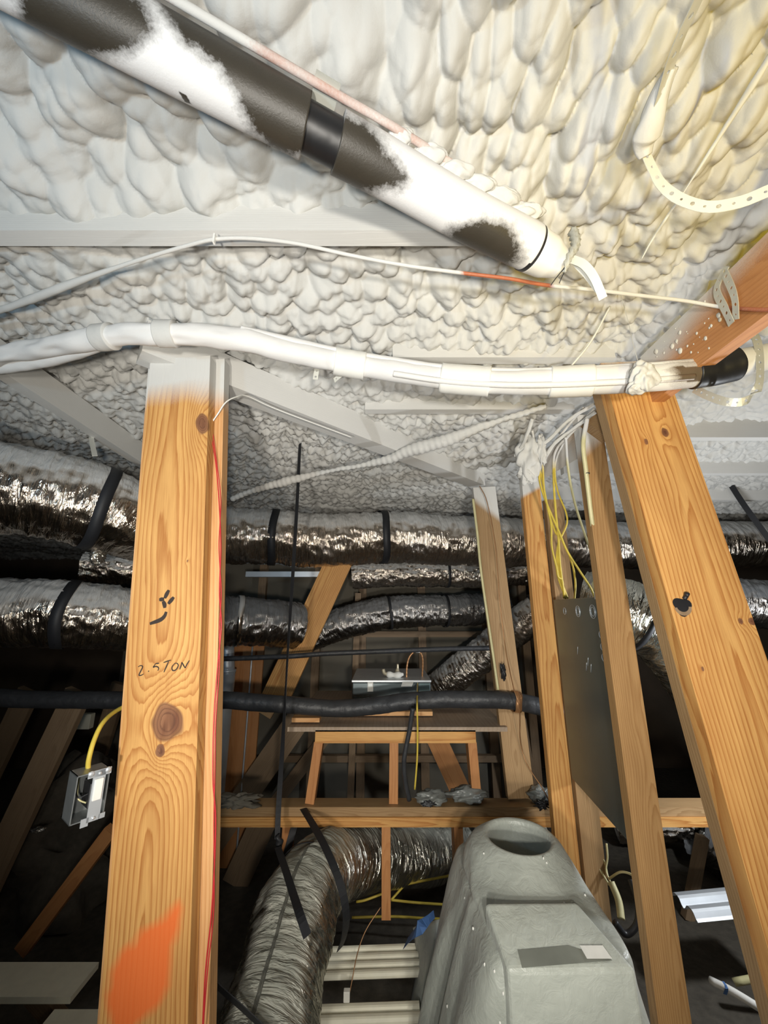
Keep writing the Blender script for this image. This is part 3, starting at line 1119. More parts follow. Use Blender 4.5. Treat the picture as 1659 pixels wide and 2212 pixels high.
tube('tie_wire', [aD(1224, 578, 0.822), aD(1213, 600, 0.826), aD(1208, 612, 0.830)], 0.0011, M['black'], hg, 12, 6)
blob('foam_lump', aD(1285, 485, 1.06), (0.05, 0.03, 0.03), M['foam'], hg, 0.3, 77, 3)
t = tube('hanger_rod', [aD(1318, 662, 1.1), aD(1275, 740, 1.12), aD(1226, 800, 1.14)], 0.0030, M['white_strap'], None, 16, 8)
tag(t, 'thin whitened rod slanting down from the foam behind the white wrapped pipe', 'rod')

# ------------------------------------------------------------------ white wrapped line set


def line_spray(co):
    px, py = project(co)
    return np.where(px > 1380, 1 - 0.95 * sstep(1415, 1480, px + 30 * noise2(px * 0.03, py * 0.12, 5)) * (0.45 + 0.55 * (np.abs(py - 808) < 16)), 1.0)


LS = [(-60, 778, 1.16), (60, 757, 1.13), (140, 742, 1.10), (230, 728, 1.07), (330, 721, 1.05), (430, 724, 1.06), (520, 735, 1.09), (620, 757, 1.13), (740, 783, 1.17), (850, 801, 1.18),
      (960, 817, 1.17), (1080, 825, 1.14), (1200, 825, 1.10), (1300, 821, 1.07), (1400, 816, 1.05), (1500, 808, 1.04)]
lpts = [aD(*q) for q in LS]
ls = thing('wrapped_line_set', 'white oversprayed pipe bundle running right across below the foam to black tape', 'pipe', lpts[8])
tube('main_line', lpts, [0.026, 0.026, 0.027, 0.028, 0.029, 0.030, 0.031, 0.031, 0.031, 0.032, 0.032, 0.034, 0.036, 0.038, 0.038, 0.036], M['lineset'], ls, 420, 40,
     lambda S, TH: 0.0022 * noise2(S * 30, np.cos(TH) * 2 + 5, 4) + 0.016 * np.clip(1.15 - S, 0, 1) * noise2(S * 16, np.cos(TH) * 1.5 + np.sin(TH) + 7, 9) + 0.004 * np.maximum(0, np.sin(S * 3.2 - 1)) * noise2(S * 9, np.sin(TH) * 2 + 5, 14), line_spray)
tube('lower_line', [aD(-60, 803, 1.20), aD(40, 790, 1.175), aD(110, 777, 1.15), aD(180, 758, 1.115), aD(240, 738, 1.08)], [0.017, 0.017, 0.018, 0.018, 0.014], M['lineset'], ls, 80, 20, lambda S, TH: 0.003 * noise2(S * 30, np.cos(TH) * 2 + 5, 14), line_spray)
low = [aD(x, y - 24 * 1.05 / D, D - 0.012) for x, y, D in LS[6:]]
tube('upper_line', low, 0.0115, M['lineset'], ls, 220, 16, lambda S, TH: 0.001 * noise2(S * 40, np.cos(TH) + 3, 8), line_spray)
mid = [aD(x, y + 6, D - 0.034) for x, y, D in LS[9:]]
tube('middle_line', mid, 0.0085, M['lineset'], ls, 200, 12, None, line_spray)
for i, w in [(7.9, 0.10), (10.2, 0.16), (12.4, 0.12), (4.5, 0.05), (3.2, 0.05)]:
    P = catmull(lpts, 600)
    k = int(i / (len(lpts) - 1) * 599)
    k2 = min(599, k + int(w / 2.3 * 599))
    seg_ = [Vector(P[j]) for j in np.linspace(k, k2, 5).astype(int)]
    tube('wrap', seg_, 0.036 + 0.0045 * (i > 7) + (0.003 if i > 9 else 0), M['white_plastic'] if i > 7 else M['foam'], ls, 24, 36, lambda S, TH: 0.0012 * noise2(S * 60, np.cos(TH) * 2 + 2, 6))
tp = [aD(1496, 808, 1.04), aD(1540, 800, 1.035), aD(1582, 786, 1.03)]
tube('black_tape', tp, [0.040, 0.041, 0.047], M['black_tape'], ls, 40, 36, lambda S, TH: 0.0014 * noise2(S * 60, np.cos(TH) * 2 + 4, 4))
tube('line_tail', [aD(1578, 787, 1.035), aD(1640, 775, 1.05), aD(1760, 745, 1.08)], 0.036, M['white_plastic'], ls, 30, 30)
fb = blob('foam_clump', aD(1392, 812, 0.985), (0.032, 0.024, 0.040), M['foam'], ls, 0.30, 91, 2.2, 36)
blob('foam_clump', aD(1376, 838, 0.99), (0.024, 0.02, 0.016), M['foam'], ls, 0.25, 92, 2.2, 28)
t = tube('foam_thread', [aD(1338, 628, 1.12), aD(1356, 690, 1.08), aD(1368, 745, 1.02), aD(1380, 786, 0.99)], 0.0007, M['foam'], None, 30, 5)
tag(t, 'hair-thin thread of foam hanging to the clump on the white wrapped pipe', 'foam thread')

# ------------------------------------------------------------------ thin cables along the roof
TC = [(-60, 690, 1.135), (30, 660, 1.088), (110, 630, 1.042), (200, 596, 0.995), (300, 562, 0.939), (400, 532, 0.897), (463, 517, 0.879), (540, 515, 0.879), (640, 526, 0.883), (760, 552, 0.893), (880, 574, 0.902),
      (1000, 590, 0.911), (1100, 602, 0.916), (1180, 616, 0.930), (1280, 626, 0.942), (1380, 638, 0.950), (1480, 650, 0.957), (1556, 663, 0.922), (1620, 668, 0.848), (1700, 670, 0.772)]


def tc_spray(co):
    px, py = project(co)
    a = 1 - sstep(985, 1012, px) * (1 - sstep(1180, 1205, px))
    return np.minimum(a, 1 - 0.8 * sstep(1545, 1575, px))


o = tube('thin_cable', [aD(*q) for q in TC], [0.008, 0.009, 0.010, 0.011, 0.007, 0.0046, 0.0042, 0.0042, 0.0042, 0.0042, 0.0042, 0.0042, 0.0042, 0.0042, 0.0044, 0.0044, 0.0044, 0.0042, 0.0042, 0.0042],
         M['cable_white'], None, 500, 12, lambda S, TH: 0.004 * np.clip(1 - S / 0.55, 0, 1) * noise2(S * 40, np.cos(TH) * 2 + 3, 2), tc_spray)
tag(o, 'thin white cable with a bare red-brown stretch, strung across under the foam', 'cable')
box('cable_staple', aD(463, 516, 0.872) - Vector((0.002, 0.004, 0.012)), aD(463, 516, 0.872) + Vector((0.002, 0.004, 0.012)), M['white_plastic'], o)

o = tube('foam_coated_cable', [aD(500, 1078, 2.0), aD(560, 1056, 1.95), aD(690, 1022, 1.85), aD(770, 1007, 1.80), aD(840, 992, 1.74), aD(880, 975, 1.70), aD(950, 955, 1.64), aD(1010, 934, 1.59), aD(1060, 915, 1.55), aD(1180, 878, 1.45)],
         [0.012, 0.012, 0.020, 0.008, 0.007, 0.016, 0.026, 0.022, 0.009, 0.007], M['foam'], None, 260, 16,
         lambda S, TH: 0.004 * np.abs(np.sin(S * 120)) + 0.005 * noise2(S * 30, np.cos(TH) * 2, 8))
tag(o, 'foam-crusted cable crossing the far foam behind the diagonal beam', 'cable')
o = tube('thin_wire', [aD(455, 916, 1.19), aD(470, 895, 1.19), aD(488, 869, 1.20), aD(512, 857, 1.24), aD(535, 856, 1.30), aD(600, 885, 1.40), aD(760, 945, 1.6)], 0.0022, M['white_plastic'], None, 60, 8)
tag(o, 'thin white wire curving off the left post along the diagonal beam', 'wire')
for k, (dx, lab) in enumerate([(0.0, 'red thermostat wire, the looser one hanging down the right edge of the left post'), (4.0, 'red thermostat wire close against the right edge of the left post')]):
    o = tube('red_wire', [aD(455 + dx, 930, 1.185), aD(466 + dx * 0.6, 1000, 1.15), aD(473 + dx, 1080, 1.12), aD(477 - dx, 1180, 1.07), aD(474 + dx, 1280, 1.03), aD(478 - dx, 1350, 1.0), aD(470 + dx, 1440, 0.985),
                          aD(462 + dx, 1560, 0.955), aD(460 + dx, 1680, 0.92), aD(466 - dx, 1780, 0.90), aD(458 + dx, 1960, 0.865), aD(444 + dx, 2100, 0.84), aD(436, 2260, 0.82)], 0.0017 - 0.0004 * k, M['cable_red'], None, 120, 7)
    tag(o, lab, 'wire', 'red wires on the left post')
# fishing line through the yellow foam, with foam beads
o = tube('stray_wire', [aD(1700, 60, 0.563), aD(1659, 130, 0.598), aD(1570, 270, 0.678), aD(1480, 410, 0.766), aD(1420, 500, 0.836), aD(1385, 560, 0.880)], [0.004, 0.006, 0.0035, 0.0018, 0.0030, 0.0014], M['white_strap'], None, 90, 8,
         lambda S, TH: 0.0015 * noise2(S * 50, np.cos(TH) + 4, 3))
tag(o, 'taut foam-beaded wire slanting across the yellowish foam at upper right', 'wire')

# ------------------------------------------------------------------ perforated hanger straps
st = thing('hanger_strap', 'perforated metal strap hanging from the foam at upper right, foam caked on its bend', 'strap', aD(1440, 160, 0.574))
perforated('upper_strap', [aD(1545, -90, 0.487), aD(1508, 0, 0.522), aD(1470, 80, 0.557), aD(1445, 150, 0.592), aD(1425, 220, 0.626), aD(1400, 300, 0.679)], 0.020, M['strap'], [(0.75, -0.2, 0.5), (0.8, 0.2, 0.4)], st)
tube('foam_sleeve', [aD(1452, 145, 0.596), aD(1425, 205, 0.626), aD(1408, 260, 0.648), aD(1392, 310, 0.674), aD(1394, 338, 0.683)], [0.007, 0.013, 0.018, 0.021, 0.010], M['foam'], st, 70, 20,
     lambda S, TH: 0.006 * noise2(S * 40, np.cos(TH) * 3 + 2, 4))
perforated('lower_strap', [aD(1392, 325, 0.683), aD(1410, 365, 0.691), aD(1430, 400, 0.691), aD(1470, 430, 0.683), aD(1530, 447, 0.670), aD(1600, 436, 0.652), aD(1660, 412, 0.635), aD(1740, 380, 0.618)],
           0.020, M['white_strap'], [(0.9, 0.1, 0.45), (0.5, -0.35, 0.8), (0.1, -0.3, 0.95), (0.1, -0.3, 0.95)], st)
o = perforated('hanger_strap', [aX(1570, 575, 0.805), aX(1548, 625, 0.805), aX(1566, 668, 0.80), aX(1580, 700, 0.808)], 0.020, M['strap'], (0.1, 0.9, 0.45))
tag(o, 'short perforated strap end screwed to the orange-brown header beam', 'strap')
o = perforated('hanger_strap', [aX(1566, 590, 0.80), aX(1586, 640, 0.792), aX(1590, 690, 0.808)], 0.018, M['strap'], (0.1, 0.9, 0.45))
tag(o, 'second strap end crossing the first on the orange-brown header beam', 'strap')
o = perforated('hanger_strap', [aD(1612, 690, 1.10), aD(1636, 740, 1.02), aD(1642, 800, 1.0), aD(1636, 840, 1.0), aD(1610, 866, 1.0), aD(1570, 868, 1.02), aD(1530, 855, 1.06), aD(1500, 840, 1.10)], 0.021, M['strap'],
               [(0.8, 0.3, 0.1), (0.85, -0.1, 0.1), (0.9, 0, 0.3), (0.1, -0.6, 0.8), (0.1, -0.4, 0.9)])
tag(o, 'perforated strap looped under the black taped end of the white wrapped pipe', 'strap')
o = perforated('hanger_strap', [aD(690, 785, 1.24), aD(684, 802, 1.23), aD(681, 820, 1.22)], 0.016, M['white_strap'], (1, 0, 0))
tag(o, 'little strap end poking from the foam left of the white strap tail', 'strap')
o = perforated('hanger_strap', [aD(766, 800, 1.19), aD(742, 806, 1.19), aD(722, 822, 1.21)], 0.016, M['white_strap'], (0.3, -0.4, 0.8))
tag(o, 'white strap tail sticking out below the middle of the wrapped pipe', 'strap')

# ------------------------------------------------------------------ yellow cables converging on the steel panel


def wb_spray(co):
    return sstep(2.19, 2.27, co[:, 2] + 0.03 * noise2(co[:, 0] * 30, co[:, 1] * 30, 5)) * 0.95


bund = [
    ([(1262, 880, 1.42), (1215, 935, 1.5), (1178, 985, 1.58), (1165, 1030, 1.64), (1180, 1085, 1.68), (1208, 1150, 1.70), (1225, 1190, 1.72), (1250, 1230, 1.74), (1275, 1268, 1.76), (1285, 1290, 1.78)], 0.0048, 'yellow', 'yellow cable sweeping furthest right onto the panel top, second from right'),
    ([(1285, 882, 1.40), (1240, 930, 1.46), (1200, 975, 1.56), (1196, 1030, 1.64), (1200, 1100, 1.68), (1206, 1160, 1.71), (1210, 1220, 1.74), (1220, 1292, 1.78)], 0.0048, 'yellow', 'yellow cable hanging straightest in the middle of the cable fan'),
    ([(1150, 930, 1.52), (1160, 985, 1.60), (1174, 1050, 1.66), (1186, 1110, 1.69), (1200, 1150, 1.71), (1208, 1165, 1.72), (1206, 1230, 1.75), (1226, 1292, 1.79)], 0.0045, 'yellow', 'yellow cable crossing the others from the foam knot at upper left'),
    ([(1165, 940, 1.52), (1172, 1000, 1.60), (1176, 1060, 1.66), (1190, 1130, 1.70), (1192, 1180, 1.72), (1202, 1225, 1.74), (1206, 1246, 1.75), (1215, 1254, 1.76), (1218, 1292, 1.79)], 0.0042, 'yellow', 'yellow cable with a kink just above the panel, leftmost of the fan'),
    ([(1288, 900, 1.42), (1230, 940, 1.5), (1200, 1000, 1.60), (1204, 1058, 1.66), (1222, 1105, 1.69), (1225, 1130, 1.70), (1215, 1155, 1.72), (1205, 1178, 1.73), (1203, 1235, 1.76), (1222, 1294, 1.79)], 0.0038, 'yellow', 'thin yellow cable bowing out to the right in a loop above the panel'),
    ([(1222, 945, 1.48), (1227, 1010, 1.58), (1240, 1080, 1.64), (1262, 1150, 1.68), (1285, 1215, 1.71), (1288, 1222, 1.715)], 0.0050, 'cream', 'olive cable running alone between the fan and the greyish stud'),
    ([(1268, 905, 1.38), (1260, 960, 1.36), (1266, 1020, 1.36), (1278, 1120, 1.36), (1290, 1200, 1.37), (1292, 1240, 1.375), (1284, 1262, 1.39), (1290, 1288, 1.42)], 0.0075, 'cream', 'thick cream cable zip-tied along the left edge of the greyish stud'),
    ([(1230, 1200, 1.76), (1239, 1230, 1.77), (1243, 1262, 1.78), (1241, 1294, 1.80)], 0.0045, 'yellow', 'short yellow cable dropping into the middle of the panel top'),
]
for pts, r_, kind, lab in bund:
    o = tube('electrical_cable', [aD(*q) for q in pts], r_, M['cable_yellow' if kind == 'yellow' else 'cable_cream'], None, 110, 10, None, wb_spray)
    tag(o, lab, 'cable', 'cables feeding the steel panel')
for (q, lab) in [((1268, 1023, 1.36), 'black zip tie on the thick cream cable, upper'), ((1291, 1216, 1.37), 'black zip tie on the thick cream cable, lower')]:
    o = band('zip_tie', aD(*q), (0.05, 0.02, -1), 0.0082, 0.003, M['black'], None, 0.0012, 20)
    tag(o, lab, 'zip tie')
fm = blob('foam_knot', aD(1146, 985, 1.56), (0.050, 0.045, 0.095), M['foam'], None, 0.30, 123, 2.0, 40)
tag(fm, 'hanging knot of white foam where the yellow cables leave the roof', 'foam')
blob('foam_drip', aD(1170, 972, 1.52), (0.018, 0.02, 0.060), M['foam'], fm, 0.4, 127, 3.0)
blob('foam_drip', aD(1140, 1020, 1.56), (0.034, 0.03, 0.045), M['foam'], fm, 0.4, 125, 3.5)
for pts in [[(1290, 870, 1.36), (1232, 905, 1.42), (1185, 950, 1.5), (1150, 975, 1.54)], [(1286, 890, 1.38), (1240, 925, 1.44), (1196, 960, 1.5), (1172, 1000, 1.56)], [(1150, 905, 1.46), (1140, 935, 1.5), (1130, 960, 1.54), (1112, 985, 1.6)]]:
    tube('foamed_strand', [aD(*q) for q in pts], 0.007, M['foam'], fm, 40, 10, lambda S, TH: 0.003 * noise2(S * 60, np.cos(TH) * 2, 7))

# ------------------------------------------------------------------ switch box on the left post
sw = thing('switch_box', 'open grey steel switch box with white toggle beside the left post', 'switch', (-0.640, 0.985, 1.14))
bl = aY(184, 1762, 0.985); br = aY(246, 1752, 0.985); tl = aY(190, 1660, 0.985)
X0, X1, Z0, Z1 = -0.666, -0.604, bl.z, tl.z
Yf, Yb = 0.975, 1.028
join_boxes('box_shell', [((X0, Yf, Z0), (X0 + 0.0022, Yb, Z1)), ((X1 - 0.0022, Yf, Z0), (X1, Yb, Z1)), ((X0, Yf, Z0), (X1, Yb, Z0 + 0.0022)), ((X0, Yf, Z1 - 0.0022), (X1, Yb, Z1)),
                         ((X0, Yb - 0.002, Z0), (X1, Yb, Z1))], M['grey_box'], sw)
xm = (X0 + X1) / 2 + 0.010
yk = join_boxes('yoke', [((xm - 0.012, Yf - 0.004, Z0 - 0.004), (xm + 0.012, Yf - 0.002, Z1 + 0.002)), ((xm - 0.022, Yf - 0.004, Z1 - 0.010), (xm + 0.022, Yf - 0.002, Z1 + 0.003)),
                         ((xm - 0.022, Yf - 0.004, Z0 - 0.010), (xm - 0.008, Yf - 0.002, Z0 + 0.006)), ((xm + 0.010, Yf - 0.004, Z0 - 0.004), (xm + 0.022, Yf - 0.002, Z0 + 0.006))], M['steel'], sw)
box('switch_body', (xm - 0.014, Yf - 0.001, Z0 + 0.022), (xm + 0.014, Yb - 0.012, Z1 - 0.022), M['black'], sw, 0.002)
box('toggle', (xm - 0.0085, Yf - 0.008, Z0 + 0.036), (xm + 0.0085, Yf - 0.003, Z0 + 0.078), M['white_plastic'], yk, 0.0015)
for z_ in (Z0 + 0.002, Z1 - 0.004):
    tube('screw', [Vector((xm, Yf - 0.0065, z_)), Vector((xm, Yf - 0.003, z_))], 0.0032, M['steel'], yk, 3, 12)
for xq in (-0.016, 0.016):
    tube('mounting_ear', [Vector((xm + xq, Yf - 0.0045, Z1 - 0.002)), Vector((xm + xq, Yf - 0.0015, Z1 - 0.002))], 0.006, M['steel'], yk, 3, 14)
tube('black_wire', [Vector((X0 + 0.014, Yb - 0.006, Z1 - 0.02)), Vector((X0 + 0.010, Yf + 0.012, Z1 - 0.045)), Vector((xm - 0.012, Yf + 0.006, Z0 + 0.05))], 0.0016, M['black'], sw, 20, 7)
tube('white_wire', [Vector((X0 + 0.018, Yb - 0.006, Z1 - 0.02)), Vector((X0 + 0.012, Yf + 0.015, Z0 + 0.045)), Vector((xm - 0.012, Yf + 0.01, Z0 + 0.03))], 0.0016, M['cable_cream'], sw, 20, 7)
sw.rotation_euler = (0, 0, R(52))
sw.location = (-0.652, 0.968, 1.14)
o = tube('electrical_cable', [aY(190, 1664, 0.985), aY(192, 1640, 0.995), aY(203, 1600, 1.01), aY(222, 1562, 1.04), aY(252, 1535, 1.10), aY(300, 1512, 1.18)], 0.0052, M['cable_yellow'], None, 60, 12)
tag(o, 'yellow cable arching from behind the left post into the grey switch box', 'cable')

# ------------------------------------------------------------------ insulated flexible ducts


def flex_duct(label, q, r, mat='foil', bands=(), seed=1, step=0.008, group=None, **kw):
    """q: (picture x, picture y, depth) along its axis"""
    pts = [aD(*p) for p in q]
    mid_ = pts[len(pts) // 2]
    root = thing('flexible_duct', label, 'duct', (mid_.x, mid_.y, mid_.z - r), group)
    duct('sleeve', pts, r, M[mat], root, 72, step, seed=seed, **kw)
    P = catmull(pts, 800)
    px, py = project(P)
    for (bx, w, mt) in bands:
        k = int(np.argmin(np.abs(px - bx)))
        k = min(max(k, 3), 796)
        ax = P[k + 3] - P[k - 3]
        band('duct_strap', P[k], ax, r + 0.002, w, M[mt], root)
    return root


flex_duct('big foil duct at upper left behind the two-ply post', [(-240, 985, 1.26), (-80, 1035, 1.38), (100, 1070, 1.50), (220, 1098, 1.60), (300, 1128, 1.72), (400, 1155, 2.05)], 0.172, 'foil', [(212, 0.042, 'webbing')], 3)
flex_duct('long foil duct crossing the middle under the far foam', [(380, 1150, 2.25), (480, 1155, 2.36), (590, 1160, 2.44), (700, 1168, 2.50), (820, 1160, 2.58), (950, 1166, 2.66), (1100, 1172, 2.75), (1300, 1176, 2.85), (1500, 1178, 2.92), (1700, 1172, 2.95), (1900, 1160, 2.95)],
          0.175, 'foil', [(592, 0.045, 'webbing'), (824, 0.045, 'webbing'), (1365, 0.045, 'webbing')], 5, 0.009)
flex_duct('foil duct at left below the big one, black strap round it', [(-240, 1322, 1.62), (-80, 1320, 1.68), (60, 1322, 1.74), (150, 1326, 1.78), (290, 1338, 1.92), (400, 1342, 2.15)], 0.150, 'foil', [(146, 0.045, 'webbing')], 9)
flex_duct('dark duct just right of the left post, hanging above the furnace level', [(400, 1338, 2.2), (480, 1340, 2.36), (560, 1342, 2.46), (640, 1350, 2.62)], 0.150, 'foil_dark', [(515, 0.03, 'foil')], 12)
flex_duct('dark duct with a crinkled silver end behind the golden brace', [(640, 1385, 3.0), (700, 1360, 2.98), (760, 1340, 2.98), (850, 1322, 3.02), (980, 1318, 3.10), (1090, 1312, 3.22)], 0.125, 'foil_dark', [(840, 0.02, 'webbing'), (960, 0.02, 'webbing')], 15)
flex_duct('short foil duct tucked under the long foil duct in the middle', [(760, 1246, 2.95), (850, 1238, 2.98), (960, 1240, 3.02), (1050, 1240, 3.05), (1150, 1236, 3.1)], 0.10, 'foil', [(965, 0.02, 'webbing')], 18)
flex_duct('silver duct rising to the right behind the slim post', [(940, 1492, 3.2), (1000, 1445, 3.1), (1070, 1392, 3.0), (1140, 1336, 2.88), (1185, 1304, 2.84)], 0.13, 'foil', [(1165, 0.02, 'webbing')], 22)
flex_duct('wide dusty duct curving down between the stud and the leaning post', [(1260, 1300, 2.1), (1340, 1318, 2.0), (1410, 1350, 1.95), (1470, 1410, 1.95), (1520, 1480, 2.0), (1575, 1570, 2.1), (1640, 1690, 2.3), (1680, 1790, 2.5)], 0.17, 'foil_clear', [(1385, 0.025, 'webbing')], 26)
flex_duct('dark duct far right behind the leaning post', [(1400, 1284, 2.62), (1500, 1290, 2.5), (1600, 1300, 2.45), (1700, 1310, 2.4), (1850, 1320, 2.35)], 0.15, 'foil_dark', [], 29)
flex_duct('silver duct low at right behind the wall studs', [(1330, 1790, 2.75), (1400, 1788, 2.7), (1455, 1786, 2.65), (1490, 1786, 2.65)], 0.085, 'foil', [], 33)
flex_duct('scrap of dark foil duct low at right beside the leaning post', [(1500, 1800, 2.5), (1545, 1830, 2.45), (1590, 1880, 2.4), (1640, 1960, 2.35)], 0.13, 'foil_dark', [], 36)
flex_duct('small foil duct hidden between the two left foil ducts', [(180, 1226, 2.2), (240, 1228, 2.25), (300, 1232, 2.3), (420, 1236, 2.5)], 0.085, 'foil', [], 38)
o = join_boxes('metal_rail', [((aD(530, 1246, 2.75)), (aD(745, 1238, 2.75) + Vector((0, 0.05, 0.012))))], M['steel'])
tag(o, 'bright flat metal rail under the long foil duct', 'rail')

# the big duct in the foreground, elbowing away to the right
near_q = [(520, 2420, 0.92), (560, 2290, 1.02), (592, 2160, 1.14), (622, 2040, 1.28), (655, 1940, 1.44), (705, 1880, 1.66), (775, 1854, 1.92), (860, 1846, 2.16), (960, 1840, 2.34), (1070, 1826, 2.46), (1170, 1810, 2.5)]
nd = flex_duct('foreground silver flexible duct bending away to the right below the beam', near_q, 0.142, 'foil_clear', [(668, 0.016, 'black'), (1010, 0.02, 'webbing')], 41, 0.006, dent=0.026, fine=0.35, corr=0.003)

# ------------------------------------------------------------------ strap webbing
o = ribbon('hanging_strap', [aD(648, 958, 1.95), aD(641, 1100, 1.86), aD(632, 1250, 1.78), aD(621, 1420, 1.70), aD(611, 1600, 1.62), aD(602, 1740, 1.57), aD(599, 1812, 1.54)], 0.021, 0.002, M['webbing'], [(0.75, -0.65, 0), (0.85, -0.5, 0), (0.5, -0.85, 0), (0.9, 0.3, 0)], None, 80)
tag(o, 'long black webbing strap hanging from the foam past the furnace', 'strap')
tube('knot', [aD(599, 1805, 1.53), aD(604, 1822, 1.53), aD(600, 1838, 1.53)], [0.008, 0.014, 0.009], M['webbing'], o, 14, 10, lambda S, TH: 0.003 * np.sin(S * 200 + TH * 2))
o = ribbon('duct_sling', [aD(600, 1830, 1.50), aD(617, 1880, 1.34), aD(633, 1930, 1.22), aD(648, 1976, 1.12), aD(664, 2022, 1.07)], 0.024, 0.002, M['webbing'], [(0.9, 0.3, 0.1), (0.9, 0.2, 0.3)], None, 30)
tag(o, 'black sling strap lying over the front of the foreground silver duct', 'strap')
o = ribbon('duct_sling', [aD(652, 1742, 1.80), aD(684, 1795, 1.56), aD(712, 1850, 1.42), aD(736, 1912, 1.34), aD(748, 1975, 1.32), aD(744, 2020, 1.36), aD(734, 2050, 1.42)], 0.028, 0.002, M['webbing'], [(0.9, 0.3, 0.2), (0.8, 0.5, 0.1), (0.6, 0.8, 0.0)], None, 40)
tag(o, 'black sling strap from the beam round the right side of the foreground silver duct', 'strap')
o = ribbon('duct_sling', [aD(648, 1742, 1.80), aD(634, 1790, 1.76), aD(620, 1840, 1.72), aD(606, 1885, 1.70)], 0.030, 0.002, M['webbing'], [(0.9, 0.3, 0.1), (0.9, 0.3, 0.1)], None, 20)
tag(o, 'black sling strap dropping from the beam behind the foreground silver duct', 'strap')
o = ribbon('duct_sling', [aD(425, 2080, 1.05), aD(470, 2130, 1.02), aD(520, 2175, 0.99), aD(590, 2240, 0.96)], 0.035, 0.002, M['webbing'], [(0.5, -0.6, 0.6), (0.5, -0.6, 0.6)], None, 20)
tag(o, 'wide black strap at the bottom between the left post and foreground duct', 'strap')
o = ribbon('hanging_strap', [aD(1568, 1030, 2.5), aD(1610, 1095, 2.35), aD(1680, 1190, 2.2)], 0.03, 0.002, M['webbing'], (0.8, -0.5, 0.3), None, 12)
tag(o, 'black strap slanting down from the foam at far right', 'strap')
o = ribbon('hanging_strap', [aD(196, 915, 1.75), aD(198, 950, 1.66), aD(205, 985, 1.55)], 0.018, 0.002, M['white_strap'], (0.9, 0.3, 0), None, 10)
tag(o, 'overspray-whitened strap holding up the big foil duct at upper left', 'strap')

# ------------------------------------------------------------------ floor beam, platform, furnace
bm = thing('floor_beam', 'doubled two-by-four beam under the furnace platform', 'beam', (0.2, 2.1, 0.70))
yb = 2.10
zt = 0.757
lumber('top_board', (-1.08, yb - 0.045, zt - 0.019), (2.3, yb - 0.045, zt - 0.019), 0.037, 0.089, YD, M['lumber_old'], bm, 5, 0.04)
lumber('bottom_board', (-1.08, yb - 0.052, zt - 0.058), (2.3, yb - 0.052, zt - 0.058), 0.038, 0.089, YD, M['lumber'], bm, 5, 0.04)
for px, lab in [(617, 'short stud below the beam behind the black slings'), (834, 'short stud below the beam in front of the bent duct'), (992, 'short stud below the beam left of the plastic-draped boot')]:
    p = aY(px, 1900, yb - 0.01)
    stud('cripple_stud', lab, p.x, yb - 0.045, 0.33, 0.697, 0.040, 0.085, 'lumber_red')
pf = thing('furnace_platform', 'plywood platform on slanted legs carrying the furnace', 'platform', (0.1, 2.1, 0.757))
dz = 1.075
deckL, deckR = aY(622, 1575, yb - 0.02).x, 0.60
lumber('deck_board', ((deckL + deckR) / 2, yb - 0.03, dz + 0.012), ((deckL + deckR) / 2, 2.92, dz + 0.012), deckR - deckL, 0.02, (0, 0, 1), M['deck'], pf, 14, 0.03)
a_, b_ = aY(682, 1596, yb - 0.01), aY(1026, 1592, yb - 0.01)
lumber('front_rail', (a_.x, yb - 0.03, dz - 0.030), (b_.x, yb - 0.03, dz - 0.030), 0.056, 0.038, YD, M['lumber'], pf, 8, 0.02)
for (x0, y0, x1, y1) in [(668, 1742, 688, 1600), (850, 1742, 851, 1600), (1032, 1738, 1020, 1600)]:
    q0 = aY(x0, y0, yb - 0.02); q1 = aY(x1, y1, yb - 0.02)
    q0.z = zt + 0.001; q1.z = dz - 0.058
    lumber('leg', q0, q1, 0.042, 0.07, YD, M['lumber_red'], pf, 6, 0.02)
for (x0, x1, yy, z_, w_) in [(732, 935, 2.24, dz + 0.022, 0.02), (630, 690, 2.12, dz + 0.022, 0.02)]:
    q0 = aY(x0, 1560, yy); q1 = aY(x1, 1560, yy)
    lumber('shim', (q0.x, yy, z_ + 0.008), (q1.x, yy, z_ + 0.008), w_, 0.06, YD, M['lumber2'], pf, 5, 0.03)
o = lumber('loose_board', (0.27, 2.32, dz + 0.055), (0.50, 2.32, dz + 0.055), 0.016, 0.09, YD, M['lumber2'], None, 5, 0.03)
tag(o, 'pale loose board lying right of the furnace on the platform', 'board')

fx0, fx1 = aY(761, 1480, 2.45).x, aY(930, 1480, 2.45).x
fz1 = aY(800, 1469, 2.45).z
fz0 = dz + 0.024
fn = thing('furnace', 'small grey sheet-metal furnace lying on the platform', 'furnace', ((fx0 + fx1) / 2, 2.7, fz0))
fs = fx0 + 0.83 * (fx1 - fx0)
box('cabinet', (fx0, 2.452, fz0), (fx1, 2.9, fz1 - 0.012), M['furnace'], fn, 0.004)
fdr = box('front_door', (fx0 + 0.004, 2.445, fz0 + 0.01), (fs, 2.452, fz1 - 0.016), M['furnace'], fn, 0.002)
box('side_door', (fs + 0.006, 2.445, fz0 + 0.01), (fx1 - 0.004, 2.452, fz1 - 0.016), M['panel'], fn, 0.002)
box('top_lid', (fx0 - 0.004, 2.444, fz1 - 0.012), (fx1 + 0.004, 2.9, fz1), M['steel'], fn, 0.002)
a_ = aY(794, 1474, 2.444); b_ = aY(806, 1494, 2.444)
box('warning_label', (a_.x, 2.4425, b_.z), (b_.x, 2.4445, a_.z), M['sticker'], fdr)
box('label_print', (a_.x + 0.004, 2.4418, a_.z - 0.022), (b_.x - 0.004, 2.4427, a_.z - 0.006), M['grey_box'], fdr)
a_ = aY(866, 1472, 2.444); b_ = aY(894, 1483, 2.444)
